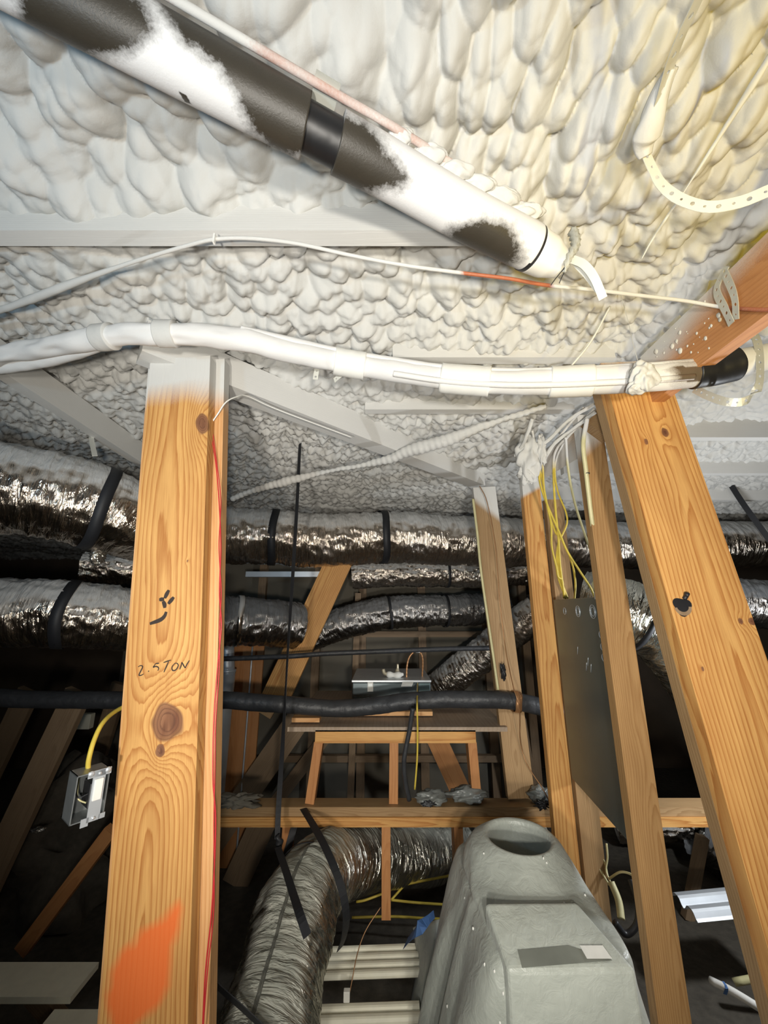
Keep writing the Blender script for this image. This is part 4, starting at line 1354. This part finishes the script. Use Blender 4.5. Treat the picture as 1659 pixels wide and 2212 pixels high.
mesh('name_plate', [(a_.x, 2.443, b_.z), (b_.x - 0.012, 2.443, b_.z), (b_.x, 2.443, a_.z), (a_.x + 0.010, 2.443, a_.z)], [(0, 1, 2, 3)], M['sticker'], fdr)
for k in range(3):
    z_ = fz0 + 0.030 + 0.012 * k
    box('louvre', (fx0 + 0.015, 2.4425, z_), (fx0 + 0.10, 2.4455, z_ + 0.004), M['panel'], fdr)
gv = thing('gas_valve', 'brass and cream pipe fittings on top of the furnace', 'pipe fitting', (aY(855, 1462, 2.56).x, 2.56, fz1))
cx = aY(855, 1462, 2.56).x
tube('valve_body', [(cx - 0.055, 2.54, fz1 + 0.018), (cx + 0.0, 2.53, fz1 + 0.014), (cx + 0.045, 2.54, fz1 + 0.018)], [0.014, 0.019, 0.013], M['sticker'], gv, 24, 14, lambda S, TH: 0.004 * np.sin(S * 110))
tube('valve_stem', [(cx + 0.01, 2.56, fz1), (cx + 0.01, 2.56, fz1 + 0.035), (cx + 0.012, 2.56, fz1 + 0.05), (cx + 0.012, 2.56, fz1 + 0.075)], [0.017, 0.017, 0.008, 0.006], M['brass'], gv, 20, 14)
tube('elbow', [(cx - 0.055, 2.54, fz1 + 0.018), (cx - 0.072, 2.545, fz1 + 0.026), (cx - 0.078, 2.55, fz1 + 0.045)], 0.011, M['brass'], gv, 12, 12)
o = tube('gas_hose', [aY(878, 1468, 2.55), aY(879, 1440, 2.55), aY(884, 1420, 2.55), aY(895, 1408, 2.55), aY(907, 1409, 2.55), aY(913, 1425, 2.56), aY(912, 1462, 2.58)], 0.0055, M['copper'], None, 60, 10, lambda S, TH: 0.0007 * np.sin(S * 700))
tag(o, 'bent copper-coloured gas hose looping up from the furnace top', 'hose')
box('hose_fitting', aY(902, 1406, 2.55) - Vector((0.014, 0.01, 0.01)), aY(902, 1406, 2.55) + Vector((0.014, 0.01, 0.01)), M['steel'], o, 0.002)
o = tube('electrical_cable', [aY(902, 1476, 2.43), aY(901, 1520, 1.96), aY(902, 1580, 1.98), aY(901, 1640, 2.0), aY(896, 1705, 2.02)], 0.0042, M['cable_yellow'], None, 50, 8)
tag(o, 'yellow cable hanging down in front of the furnace and platform', 'cable')
o = tube('drain_conduit', [aY(892, 1530, 1.97), aY(884, 1580, 1.99), aY(873, 1640, 2.0), aY(876, 1690, 2.02), aY(884, 1728, 2.04)], 0.011, M['rubber'], None, 40, 12)
tag(o, 'grey flexible conduit hanging beside the middle platform leg', 'conduit')

# black insulated line passing in front of the furnace
IL = [(-80, 1502, 1.86), (60, 1510, 1.88), (180, 1512, 1.90), (330, 1512, 1.92), (480, 1512, 1.93), (560, 1518, 1.94), (640, 1524, 1.94), (720, 1530, 1.945), (800, 1526, 1.945), (870, 1516, 1.93), (940, 1511, 1.92), (1010, 1511, 1.91), (1080, 1512, 1.90), (1140, 1520, 1.90), (1220, 1540, 1.92), (1320, 1560, 2.0)]
o = tube('insulated_line', [aD(*q) for q in IL], 0.040, M['rubber'], None, 500, 26, lambda S, TH: 0.004 * noise2(S * 14, np.cos(TH) * 1.5 + 3, 3) + 0.002 * noise2(S * 50, np.sin(TH) * 2, 5))
tag(o, 'black rubber-insulated line running level in front of the furnace', 'pipe')
P_ = catmull([aD(*q) for q in IL], 400)
hx, _ = project(P_)
k_ = int(np.argmin(np.abs(hx - 1116)))
o = band('pipe_hanger', P_[k_], P_[k_ + 2] - P_[k_ - 2], 0.046, 0.030, M['copper'])
tag(o, 'copper-coloured strap holding the insulated line to the slim post', 'strap')
o = tube('ground_wire', [aY(1036, 1050, 2.05), aY(1052, 1085, 2.04), aY(1070, 1180, 2.03), aY(1080, 1300, 2.02), aY(1092, 1400, 2.01), aY(1108, 1480, 1.86), aY(1122, 1530, 1.84), aY(1124, 1600, 2.02), aY(1138, 1650, 2.02), aY(1170, 1700, 2.0), aY(1186, 1730, 2.0)], 0.0024, M['copper'], None, 120, 7)
tag(o, 'bare copper wire running down the front of the slim post', 'wire')
o = tube('edge_highlight', [aY(1022, 1078, 2.06), aY(1032, 1160, 2.07), aY(1040, 1240, 2.07), aY(1066, 1420, 2.07), aY(1076, 1490, 2.06)], 0.007, M['cable_cream'], None, 60, 10)  # pale tube standing in for the light reflected along the post's edge
tag(o, 'pale strip painting the light caught by the left edge of the slim post', 'strip')
o = tube('crossing_rod', [aY(460, 1424, 2.5), aY(620, 1418, 2.5), aY(700, 1412, 2.5), aY(800, 1408, 2.52), aY(960, 1402, 2.56), aY(1060, 1400, 2.6)], 0.015, M['rubber'], None, 60, 10)
tag(o, 'slim black pipe crossing in front of the golden brace', 'pipe')

# ------------------------------------------------------------------ plastic-draped duct boot in the foreground right


def plastic_mat(name, k):
    m, N, L, B = new_mat(name)
    nt = m.node_tree
    co = coords(nt)
    n1 = tex_noise(nt, 6, 4, co, 0.6)
    n2 = tex_noise(nt, 26, 4, co, 0.6, 0.8)
    c = ramp(nt, n1, [(0.3, (0.36 * k, 0.385 * k, 0.345 * k)), (0.7, (0.48 * k, 0.51 * k, 0.46 * k))])
    L.new(c, B.inputs['Base Color'])
    B.inputs['Roughness'].default_value = 0.42
    B.inputs['Sheen Weight'].default_value = 0.15
    bump(nt, math_n(nt, 'ADD', n2, math_n(nt, 'MULTIPLY', n1, 1.5)), 0.25, 0.02, B)
    return m


M['plastic'] = plastic_mat('plastic_sheeting', 0.86)
M['plastic_light'] = plastic_mat('taut_plastic_sheeting', 1.0)
bt = thing('draped_boot', 'plastic-draped duct boot with a round open collar in the foreground', 'duct boot', (0.45, 1.35, 0.0))
CX, CY = aY(1120, 1808, 1.50).x, 1.50
x_l, x_r = aD(1098, 2093, 0.93).x, aD(1372, 2093, 0.93).x
y_f = 1.155
z_f = aY(1235, 2093, y_f).z
nth = 160
th = np.linspace(0, 2 * math.pi, nth, endpoint=False)


def supell(a, b, n):
    c, s = np.cos(th), np.sin(th)
    k = (np.abs(c / a) ** n + np.abs(s / b) ** n) ** (-1.0 / n)
    return k * c, k * s


rings = []
zc_ = aY(1120, 1808, 1.5).z


def ringxyz(cx, cy, a, b, n, z, left=0.0, right=0.0, fold=0.0, sd=0, zslope=0.0):
    x, y = supell(a, b, n)
    f = fold * (np.sin(th * 9 + sd) * 0.5 + noise2(np.cos(th) * 4 + 9, np.sin(th) * 4 + 3, 70 + sd) * 1.6)
    lx = np.where(x < 0, left * (np.abs(x) / a) ** 1.5, right * (np.abs(x) / a) ** 1.5) * np.sign(x)
    X = cx + x + lx + f * np.cos(th)
    Yv = cy + y + f * np.sin(th)
    Z = np.full(nth, z) + zslope * (y / b)
    return np.stack([X, Yv, Z], -1)


mx, my, ma = (x_l + x_r) / 2, (y_f + 1.66) / 2, (x_r - x_l) / 2
mb = (1.66 - y_f) / 2
rings.append(ringxyz(CX, CY, 0.090, 0.090, 2, 0.62))
rings.append(ringxyz(CX, CY, 0.097, 0.097, 2, zc_ - 0.03))
rings.append(ringxyz(CX, CY, 0.100, 0.100, 2, zc_))
rings.append(ringxyz(CX, CY, 0.112, 0.112, 2, zc_ + 0.006))
rings.append(ringxyz(CX, CY, 0.134, 0.134, 2.1, zc_ - 0.012, 0.02, 0.0))
rings.append(ringxyz(CX * 0.7 + mx * 0.3, CY - 0.015, 0.150, 0.175, 2.5, zc_ - 0.045, 0.025, 0.0, 0.003, 1))
rings.append(ringxyz(CX * 0.4 + mx * 0.6, CY - 0.06, 0.158, 0.225, 3.4, zc_ - 0.075, 0.030, 0.0, 0.004, 1))
rings.append(ringxyz(mx, my, ma * 1.0, mb * 0.99, 7, z_f + 0.012, 0.035, 0.005, 0.004, 2, 0.0))
rings.append(ringxyz(mx, my, ma * 1.02, mb * 1.01, 9, z_f - 0.004, 0.045, 0.008, 0.004, 2))
rings.append(ringxyz(mx, my, ma * 1.03, mb * 1.02, 8, z_f - 0.06, 0.07, 0.015, 0.008, 2))
rings.append(ringxyz(mx, my, ma * 1.05, mb * 1.04, 7, z_f - 0.18, 0.11, 0.04, 0.016, 3))
rings.append(ringxyz(mx, my, ma * 1.08, mb * 1.06, 6, z_f - 0.34, 0.15, 0.08, 0.024, 3))
rings.append(ringxyz(mx, my, ma * 1.10, mb * 1.10, 5, z_f - 0.52, 0.18, 0.11, 0.03, 3))
rings.append(ringxyz(mx, my, ma * 1.12, mb * 1.12, 5, 0.02, 0.20, 0.13, 0.035, 3))
RR = np.array(rings)
# densify along the profile
tt = np.linspace(0, len(RR) - 1, 150)
i0 = np.minimum(tt.astype(int), len(RR) - 2)
fr = (tt - i0)[:, None, None]
E = np.concatenate([2 * RR[:1] - RR[1:2], RR, 2 * RR[-1:] - RR[-2:-1]])
p0_, p1_, p2_, p3_ = E[i0], E[i0 + 1], E[i0 + 2], E[i0 + 3]
DD = 0.5 * (2 * p1_ + (p2_ - p0_) * fr * 0.8 + (2 * p0_ - 5 * p1_ + 4 * p2_ - p3_) * fr ** 2 * 0.8 + (3 * p1_ - p0_ - 3 * p2_ + p3_) * fr ** 3 * 0.8) + 0 * fr
lin = E[i0 + 1] * (1 - fr) + E[i0 + 2] * fr
DD = lin * 0.45 + DD * 0.55
wr = 0.007 * noise2(np.repeat(tt[:, None], nth, 1) * 0.9, np.repeat(np.cos(th)[None, :], 150, 0) * 3 + 5, 44) * sstep(4, 7, np.repeat(tt[:, None], nth, 1))
DD[..., 0] += wr * np.cos(th)[None, :]
DD[..., 1] += wr * np.sin(th)[None, :]
fast_mesh('plastic_sheet', DD.reshape(-1, 3), grid_faces(150, nth, True)[:, ::-1], M['plastic'], bt, True)


def on_boot(px, py, lift=0.0015):
    """the nearest point of the draped sheet under a picture point, lifted off its face"""
    V = DD[45:].reshape(-1, 3)
    x, y = project(V)
    dep = np.linalg.norm(V - np.array(CAM), axis=1)
    d = np.hypot(x - px, y - py)
    k = int(np.argmin(d + 40 * (dep - dep.min())))
    dd = ray(px, py)
    D = dd.normalized()
    return CAM + D * (dep[k] - lift * 2.5)


def patch(name, quad, mat, n=6, lift=0.0015):
    pts = []
    for i in range(n):
        for j in range(n):
            u_, v_ = j / (n - 1), i / (n - 1)
            a = np.array(quad[0]) * (1 - u_) + np.array(quad[1]) * u_
            b = np.array(quad[3]) * (1 - u_) + np.array(quad[2]) * u_
            q = a * (1 - v_) + b * v_
            pts.append(tuple(on_boot(q[0], q[1], lift)))
    return mesh(name, pts, [tuple(f) for f in grid_faces(n, n)], mat, bt, True)


# the squared housing inside, its edges pressing through the sheet
q_bl, q_br = aY(1046, 1948, 1.268), aY(1246, 1946, 1.268)
q_fl, q_fr = aY(1097, 2096, 1.130), aY(1374, 2092, 1.130)
hz_ = 0.02
bv = [q_bl, q_br, q_fr, q_fl]
low_ = [Vector((v.x + (0.012 if k in (1, 2) else -0.012), v.y - (0.012 if k in (2, 3) else 0), 0.02)) for k, v in enumerate(bv)]
hb_ = mesh('housing', bv + low_, [(0, 3, 2, 1), (3, 7, 6, 2), (0, 4, 7, 3), (2, 6, 5, 1), (1, 5, 4, 0)], M['plastic_light'], bt, False)
md = hb_.modifiers.new('bevel', 'BEVEL')
md.width = 0.010
md.segments = 3
top_n = (q_fr - q_fl).cross(q_bl - q_fl).normalized()
if top_n.z < 0:
    top_n = -top_n


def patch(name, quad, mat, lift=0.0015):
    pts = [onplane(x, y, q_fl + top_n * lift, top_n) for x, y in quad]
    base = [p - top_n * 0.001 for p in pts]
    return mesh(name, pts + base, [(0, 1, 2, 3), (7, 6, 5, 4), (0, 4, 5, 1), (1, 5, 6, 2), (2, 6, 7, 3), (3, 7, 4, 0)], mat, hb_, False)


M['shade_label'] = plain('dusty_grey_label', (0.16, 0.17, 0.145), 0.6, 0, 0.4, 12)
patch('grey_label', [(1118, 2052), (1228, 2042), (1322, 2074), (1128, 2090)], M['shade_label'])
patch('white_sticker', [(1252, 2042), (1302, 2042), (1322, 2070), (1268, 2070)], M['sticker'], 0.003)
for (x_, y_) in [(1045, 1844), (1174, 1854), (1181, 1864), (1264, 1934), (1219, 1952), (1004, 1940), (1022, 2006), (1047, 2084), (1068, 2098), (1175, 2134), (1184, 2136), (1087, 2146), (1254, 2202), (966, 2174), (1080, 2210)]:
    blob('foam_fleck', on_boot(x_, y_, 0.0), (0.0026, 0.0026, 0.004), M['sticker'], bt, 0.2, x_, 2.0, 7)
# second sheet tucked behind at left, blue tape on its corner
sv = []
ns = 40
for i in range(ns):
    for j in range(20):
        u_, v_ = j / 19, i / (ns - 1)
        px = 893 + 75 * u_ + 8 * math.sin(v_ * 7) - 2 * v_ * 4
        py = 1992 + 22 * (0.5 - u_) + v_ * 330
        D_ = 1.56 - 0.10 * math.sin(math.pi * u_) + 0.03 * math.sin(v_ * 9 + u_ * 5) - 0.22 * v_
        sv.append(aD(px, py, D_))
o = mesh('plastic_sheet', sv, [tuple(f) for f in grid_faces(ns, 20)], M['plastic'], None, True)
md = o.modifiers.new('thickness', 'SOLIDIFY')
md.thickness = 0.003
tag(o, 'crumpled grey plastic sheet left of the draped boot, blue tape on its corner', 'plastic sheet')
ribbon('blue_tape', [aD(938, 1975, 1.46), aD(915, 1996, 1.44), aD(895, 2015, 1.45), aD(876, 2038, 1.52)], 0.040, 0.001, M['blue'], (0.5, 0.0, 0.8), o, 12)

# ------------------------------------------------------------------ low metalwork, cables and background


def tray(label, px0, px1, py, z, depth, ribs, mat, rise=0.0, name='metal_tray', rib=0.012):
    p0_ = aZ(px0, py, z)
    xa, ya = p0_.x, p0_.y
    xb = CAM.x + ray(px1, py).x * (z - CAM.z) / ray(px1, py).z
    co, n = [], ribs * 8 + 1
    for x, zz in ((xa, z), (xb, z + rise)):
        for i in range(n):
            f = i / (n - 1)
            k = 0.5 - 0.5 * math.cos(2 * math.pi * ribs * f)
            co.append((x, ya - depth * f, zz + rib * min(1, 1.6 * k)))
    fs = [(i, i + 1, n + i + 1, n + i) for i in range(n - 1)]
    o = mesh(name, co, fs, mat, None, False)
    md = o.modifiers.new('thickness', 'SOLIDIFY')
    md.thickness = 0.004
    return tag(o, label, 'metal channel')


tray('cream ribbed metal tray low behind the foreground duct, the farther one', 690, 905, 2047, 0.30, 0.145, 4, M['tray'], 0.012)
tray('cream ribbed metal tray low behind the foreground duct, the nearer one', 640, 905, 2172, 0.30, 0.075, 2, M['tray'], 0.012)
o = tray('galvanised channel bridging low between the right-hand studs', 1448, 1622, 1933, 0.34, 0.165, 2, M['steel'], 0.03, 'steel_channel', 0.028)
o = box('foam_board', aZ(-120, 2078, 0.30) + Vector((0, -0.14, -0.02)), aZ(214, 2078, 0.30), M['tray'])
tag(o, 'pale foam-dusted board low at far left behind the two-ply post', 'board')
o = box('foam_board', aZ(118, 2180, 0.27) + Vector((0, -0.12, -0.02)), aZ(260, 2180, 0.27), M['tray'])
tag(o, 'end of a pale board at the very bottom left', 'board')
o = tube('pvc_pipe', [aD(1535, 2118, 1.55), aD(1590, 2146, 1.48), aD(1700, 2215, 1.36)], 0.013, M['white_plastic'], None, 12, 14)
tag(o, 'white pipe slanting down at the bottom right corner', 'pipe')
ribbon('blue_tape', [aD(1562, 2120, 1.50), aD(1570, 2134, 1.485), aD(1566, 2148, 1.49)], 0.012, 0.001, M['blue'], (0.8, 0, -0.5), o, 6)
o = tube('pvc_pipe', [aD(1585, 2122, 1.62), aD(1640, 2112, 1.60), aD(1720, 2098, 1.58)], 0.013, M['cable_cream'], None, 8, 14)
tag(o, 'cream pipe running right above the slanting white pipe', 'pipe')
o = tube('pvc_pipe', [aD(1475, 2054, 2.0), aD(1540, 2052, 2.0)], 0.010, M['white_plastic'], None, 6, 12)
tag(o, 'short dusty pipe low between the studs below the galvanised channel', 'pipe')

for pts, lab in [([(770, 1948, 2.0), (790, 1944, 2.0), (832, 1928, 2.02), (870, 1912, 2.05), (990, 1888, 2.1)], 'yellow cable low behind the bent duct, the upper one rising right'),
                 ([(845, 1944, 2.0), (900, 1950, 1.98), (990, 1956, 1.97)], 'yellow cable low behind the bent duct, the middle level one'),
                 ([(760, 1982, 1.95), (850, 1980, 1.95), (920, 1984, 1.93), (985, 1986, 1.92)], 'yellow cable low behind the bent duct, the lowest one'),
                 ([(845, 1944, 2.0), (870, 1916, 2.04), (896, 1888, 2.1)], 'yellow cable stub branching up from the low yellow cables')]:
    o = tube('electrical_cable', [aD(*q) for q in pts], 0.0055, M['cable_yellow'], None, 40, 10)
    tag(o, lab, 'cable', 'cables lying low behind the bent duct')
o = tube('thin_wire', [aD(822, 1960, 1.6), aD(790, 2010, 1.52), aD(772, 2060, 1.46), aD(760, 2120, 1.4), aD(742, 2215, 1.33)], 0.0018, M['copper'], None, 40, 6)
tag(o, 'thin tan wire drooping across the cream metal trays', 'wire')
for pts, lab, r_ in [([(1295, 1782, 1.7), (1270, 1825, 1.64), (1266, 1838, 1.63), (1290, 1870, 1.6), (1316, 1912, 1.56)], 'cream cable end bent below the steel panel, the lower left one', 0.004),
                     ([(1283, 1832, 1.62), (1304, 1858, 1.6), (1312, 1890, 1.58)], 'short yellow cable end forked below the steel panel', 0.004),
                     ([(1310, 1822, 1.62), (1312, 1852, 1.6), (1309, 1880, 1.58), (1318, 1905, 1.55)], 'yellow cable hanging straight below the steel panel', 0.004),
                     ([(1316, 1898, 1.56), (1340, 1884, 1.52), (1365, 1890, 1.48), (1378, 1910, 1.45)], 'tan cable looping right below the steel panel', 0.004),
                     ([(1320, 1905, 1.52), (1336, 1945, 1.48), (1342, 1985, 1.44)], 'thick olive cable sheath behind the draped boot', 0.013)]:
    o = tube('electrical_cable', [aD(*q) for q in pts], r_, M['cable_cream'], None, 40, 10)
    tag(o, lab, 'cable', 'cables below the steel panel')
o = tube('black_hose', [aD(1362, 1900, 1.52), aD(1378, 1950, 1.47), aD(1376, 1995, 1.43), aD(1352, 2018, 1.42), aD(1328, 1992, 1.43)], 0.011, M['black'], None, 50, 12)
tag(o, 'black hose looped beside the stud behind the draped boot', 'hose')

# golden brace and other far timbers
b0, b1 = aY(585, 1528, 2.75), aY(733, 1210, 2.75)
o = lumber('diagonal_brace', b0, b1, 0.185, 0.038, YD, M['lumber'], None, 14, 0.02)
tag(o, 'wide golden brace slanting up to the right behind the long strap', 'brace')
o = lumber('diagonal_brace', aY(570, 1545, 2.85), aY(668, 1370, 2.85), 0.10, 0.038, YD, M['lumber_old'], None, 8, 0.03)
tag(o, 'narrower brace just behind the wide golden brace', 'brace')
o = lumber('wall_board', Vector((aY(527, 1500, 3.0).x, 3.0, 0.0)), aY(540, 1380, 3.0), 0.22, 0.02, YD, M['lumber_red'], None, 8, 0.03)
tag(o, 'upright brown board behind the thin pale rod', 'board')
o = tube('pale_rod', [Vector((aY(541, 1462, 2.9).x, 2.9, 0.0)), aY(541, 1462, 2.9), aY(546, 1386, 2.9)], 0.006, M['steel'], None, 8, 10)
tag(o, 'thin pale rod in front of the brown board', 'rod')
fl = thing('flue_pipe', 'shiny galvanised flue standing right of the left post', 'flue', Vector((aY(485, 1498, 2.8).x, 2.8, 0.0)))
tube('upper_section', [aY(487, 1494, 2.8) + Vector((0, 0, 0.13)), aY(490, 1395, 2.8)], 0.048, M['steel'], fl, 6, 32)
tube('lower_section', [Vector((aY(485, 1498, 2.8).x, 2.8, 0.0)), aY(487, 1494, 2.8) + Vector((0, 0, 0.135))], 0.053, M['steel'], fl, 6, 32)
tube('crimped_ring', [aY(487, 1494, 2.8) + Vector((0, 0, 0.125)), aY(487, 1494, 2.8) + Vector((0, 0, 0.14))], 0.057, M['steel'], fl, 4, 32)

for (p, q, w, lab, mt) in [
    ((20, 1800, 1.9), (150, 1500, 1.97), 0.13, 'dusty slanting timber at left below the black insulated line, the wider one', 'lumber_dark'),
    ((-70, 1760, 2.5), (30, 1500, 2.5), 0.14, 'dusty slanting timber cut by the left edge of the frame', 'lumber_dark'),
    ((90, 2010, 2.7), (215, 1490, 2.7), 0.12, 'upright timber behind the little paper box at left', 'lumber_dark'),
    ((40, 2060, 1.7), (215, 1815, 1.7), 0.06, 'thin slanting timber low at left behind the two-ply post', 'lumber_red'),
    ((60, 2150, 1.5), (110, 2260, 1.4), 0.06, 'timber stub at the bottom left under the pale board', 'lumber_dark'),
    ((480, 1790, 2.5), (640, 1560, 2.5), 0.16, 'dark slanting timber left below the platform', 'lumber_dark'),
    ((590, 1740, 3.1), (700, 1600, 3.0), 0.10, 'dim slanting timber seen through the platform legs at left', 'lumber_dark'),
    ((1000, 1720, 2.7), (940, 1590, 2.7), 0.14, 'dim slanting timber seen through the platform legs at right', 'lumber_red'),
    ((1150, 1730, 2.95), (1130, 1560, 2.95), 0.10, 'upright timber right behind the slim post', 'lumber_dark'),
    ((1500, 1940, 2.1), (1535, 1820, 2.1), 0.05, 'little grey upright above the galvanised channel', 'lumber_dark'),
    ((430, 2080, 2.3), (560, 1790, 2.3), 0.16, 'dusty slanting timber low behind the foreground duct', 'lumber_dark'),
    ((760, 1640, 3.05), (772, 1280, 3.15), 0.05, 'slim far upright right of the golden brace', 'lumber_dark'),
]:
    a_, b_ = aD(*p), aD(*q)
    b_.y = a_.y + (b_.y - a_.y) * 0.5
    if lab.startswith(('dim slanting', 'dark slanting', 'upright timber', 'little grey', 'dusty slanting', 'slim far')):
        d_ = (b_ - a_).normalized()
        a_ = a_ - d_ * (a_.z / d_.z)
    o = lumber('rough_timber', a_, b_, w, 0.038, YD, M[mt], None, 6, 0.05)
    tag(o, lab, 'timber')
# far wall of board with studs, seen past the furnace
fw = thing('far_partition', 'dim drywall partition with battens behind the furnace', 'partition', (0.2, 3.75, 0.0))
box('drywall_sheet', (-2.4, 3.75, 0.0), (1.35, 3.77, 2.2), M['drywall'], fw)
for k, x in enumerate([-1.75, -1.15, -0.62, -0.20, 0.35, 0.95, 1.30]):
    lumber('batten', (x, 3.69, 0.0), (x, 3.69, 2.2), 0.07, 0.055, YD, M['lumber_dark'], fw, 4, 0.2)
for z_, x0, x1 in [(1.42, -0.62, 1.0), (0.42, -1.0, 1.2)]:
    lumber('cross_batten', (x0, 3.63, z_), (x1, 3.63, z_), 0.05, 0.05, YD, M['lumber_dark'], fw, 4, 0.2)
# clutter
o = box('paper_box', aD(155, 1576, 2.62), aD(191, 1545, 2.62) + Vector((0, 0.07, 0)), M['tray'], None, 0.004)
tag(o, 'small tan carton low at left below the black insulated line', 'box')
M['foil_scrap'] = plain('foil_scrap', (0.7, 0.68, 0.62), 0.2, 0.95, 0.2, 60, 1.0)
for k, (px, py, D_, rx, lab) in enumerate([(172, 1536, 2.63, (0.035, 0.02, 0.015), 'crumpled foil scrap on top of the small tan carton'), (20, 1790, 2.06, (0.03, 0.02, 0.008), 'glinting foil scrap at the left edge of the frame'),
                                           (80, 1792, 2.04, (0.04, 0.02, 0.009), 'glinting foil scrap below the slanting timbers at left'), (150, 1762, 2.1, (0.04, 0.02, 0.012), 'glinting foil scrap left of the grey switch box'),
                                           (212, 1200, 1.60, (0.025, 0.03, 0.035), 'crumpled foil hanging below the big foil duct at upper left'), (1520, 1800, 2.42, (0.02, 0.02, 0.012), 'glinting foil scrap between the right-hand studs')]):
    o = blob('foil_scrap', aD(px, py, D_), rx, M['foil_scrap'], None, 0.45, 200 + k, 4, 18)
    tag(o, lab, 'foil scrap')
for k, (px, py, D_, rx, lab) in enumerate([(100, 1890, 2.25, (0.42, 0.22, 0.46), 'heap of brown insulation at left behind the switch box'), (515, 1728, 1.80, (0.09, 0.05, 0.025), 'pale rolled rag on the beam right of the left post')]):
    o = blob('insulation_heap', aD(px, py, D_), rx, M['insul'] if k == 0 else M['drywall'], None, 0.6, 220 + k, 3, 24)
    tag(o, lab, 'insulation')
M['clear_bag'] = plain('crumpled_bag', (0.17, 0.18, 0.17), 0.3, 0.0, 0.3, 20, 0.8)
for k, (px, py, D_, rx, lab) in enumerate([(930, 1722, 1.80, (0.07, 0.05, 0.028), 'crumpled clear bag on the beam beside the middle platform leg'), (1010, 1716, 1.82, (0.09, 0.05, 0.03), 'crumpled clear bag on the beam under the right platform leg'),
                                           (1165, 1716, 1.80, (0.05, 0.04, 0.035), 'crumpled clear bag on the beam at the foot of the slim post')]):
    o = blob('plastic_bag', aD(px, py, D_), rx, M['clear_bag'], None, 0.30, 230 + k, 2.4, 26)
    tag(o, lab, 'bag')
o = blob('black_clamp', aD(1172, 1737, 1.74), (0.03, 0.02, 0.016), M['black'], None, 0.7, 250, 4, 18)
tag(o, 'black lump of wire connectors on the beam by the slim post', 'connector')
o = blob('dark_glove', aD(924, 1735, 1.75), (0.030, 0.02, 0.010), M['rubber'], None, 0.6, 252, 4, 16)
tag(o, 'little dark rag on the beam beside the clear bag', 'rag')

o = blob('tape_wad', aY(1087, 1452, 2.035), (0.014, 0.012, 0.036), M['black'], None, 0.4, 260, 3, 16)
tag(o, 'black wad of tape stuck on the slim post above the copper-coloured strap', 'tape')
wc_ = aZ(749, 2160, 0.32)
o = box('white_clip', wc_ + Vector((-0.011, -0.012, 0.0)), wc_ + Vector((0.011, 0.006, 0.030)), M['white_plastic'], None, 0.002)
tag(o, 'little white plastic clip on the nearer cream ribbed tray', 'clip')
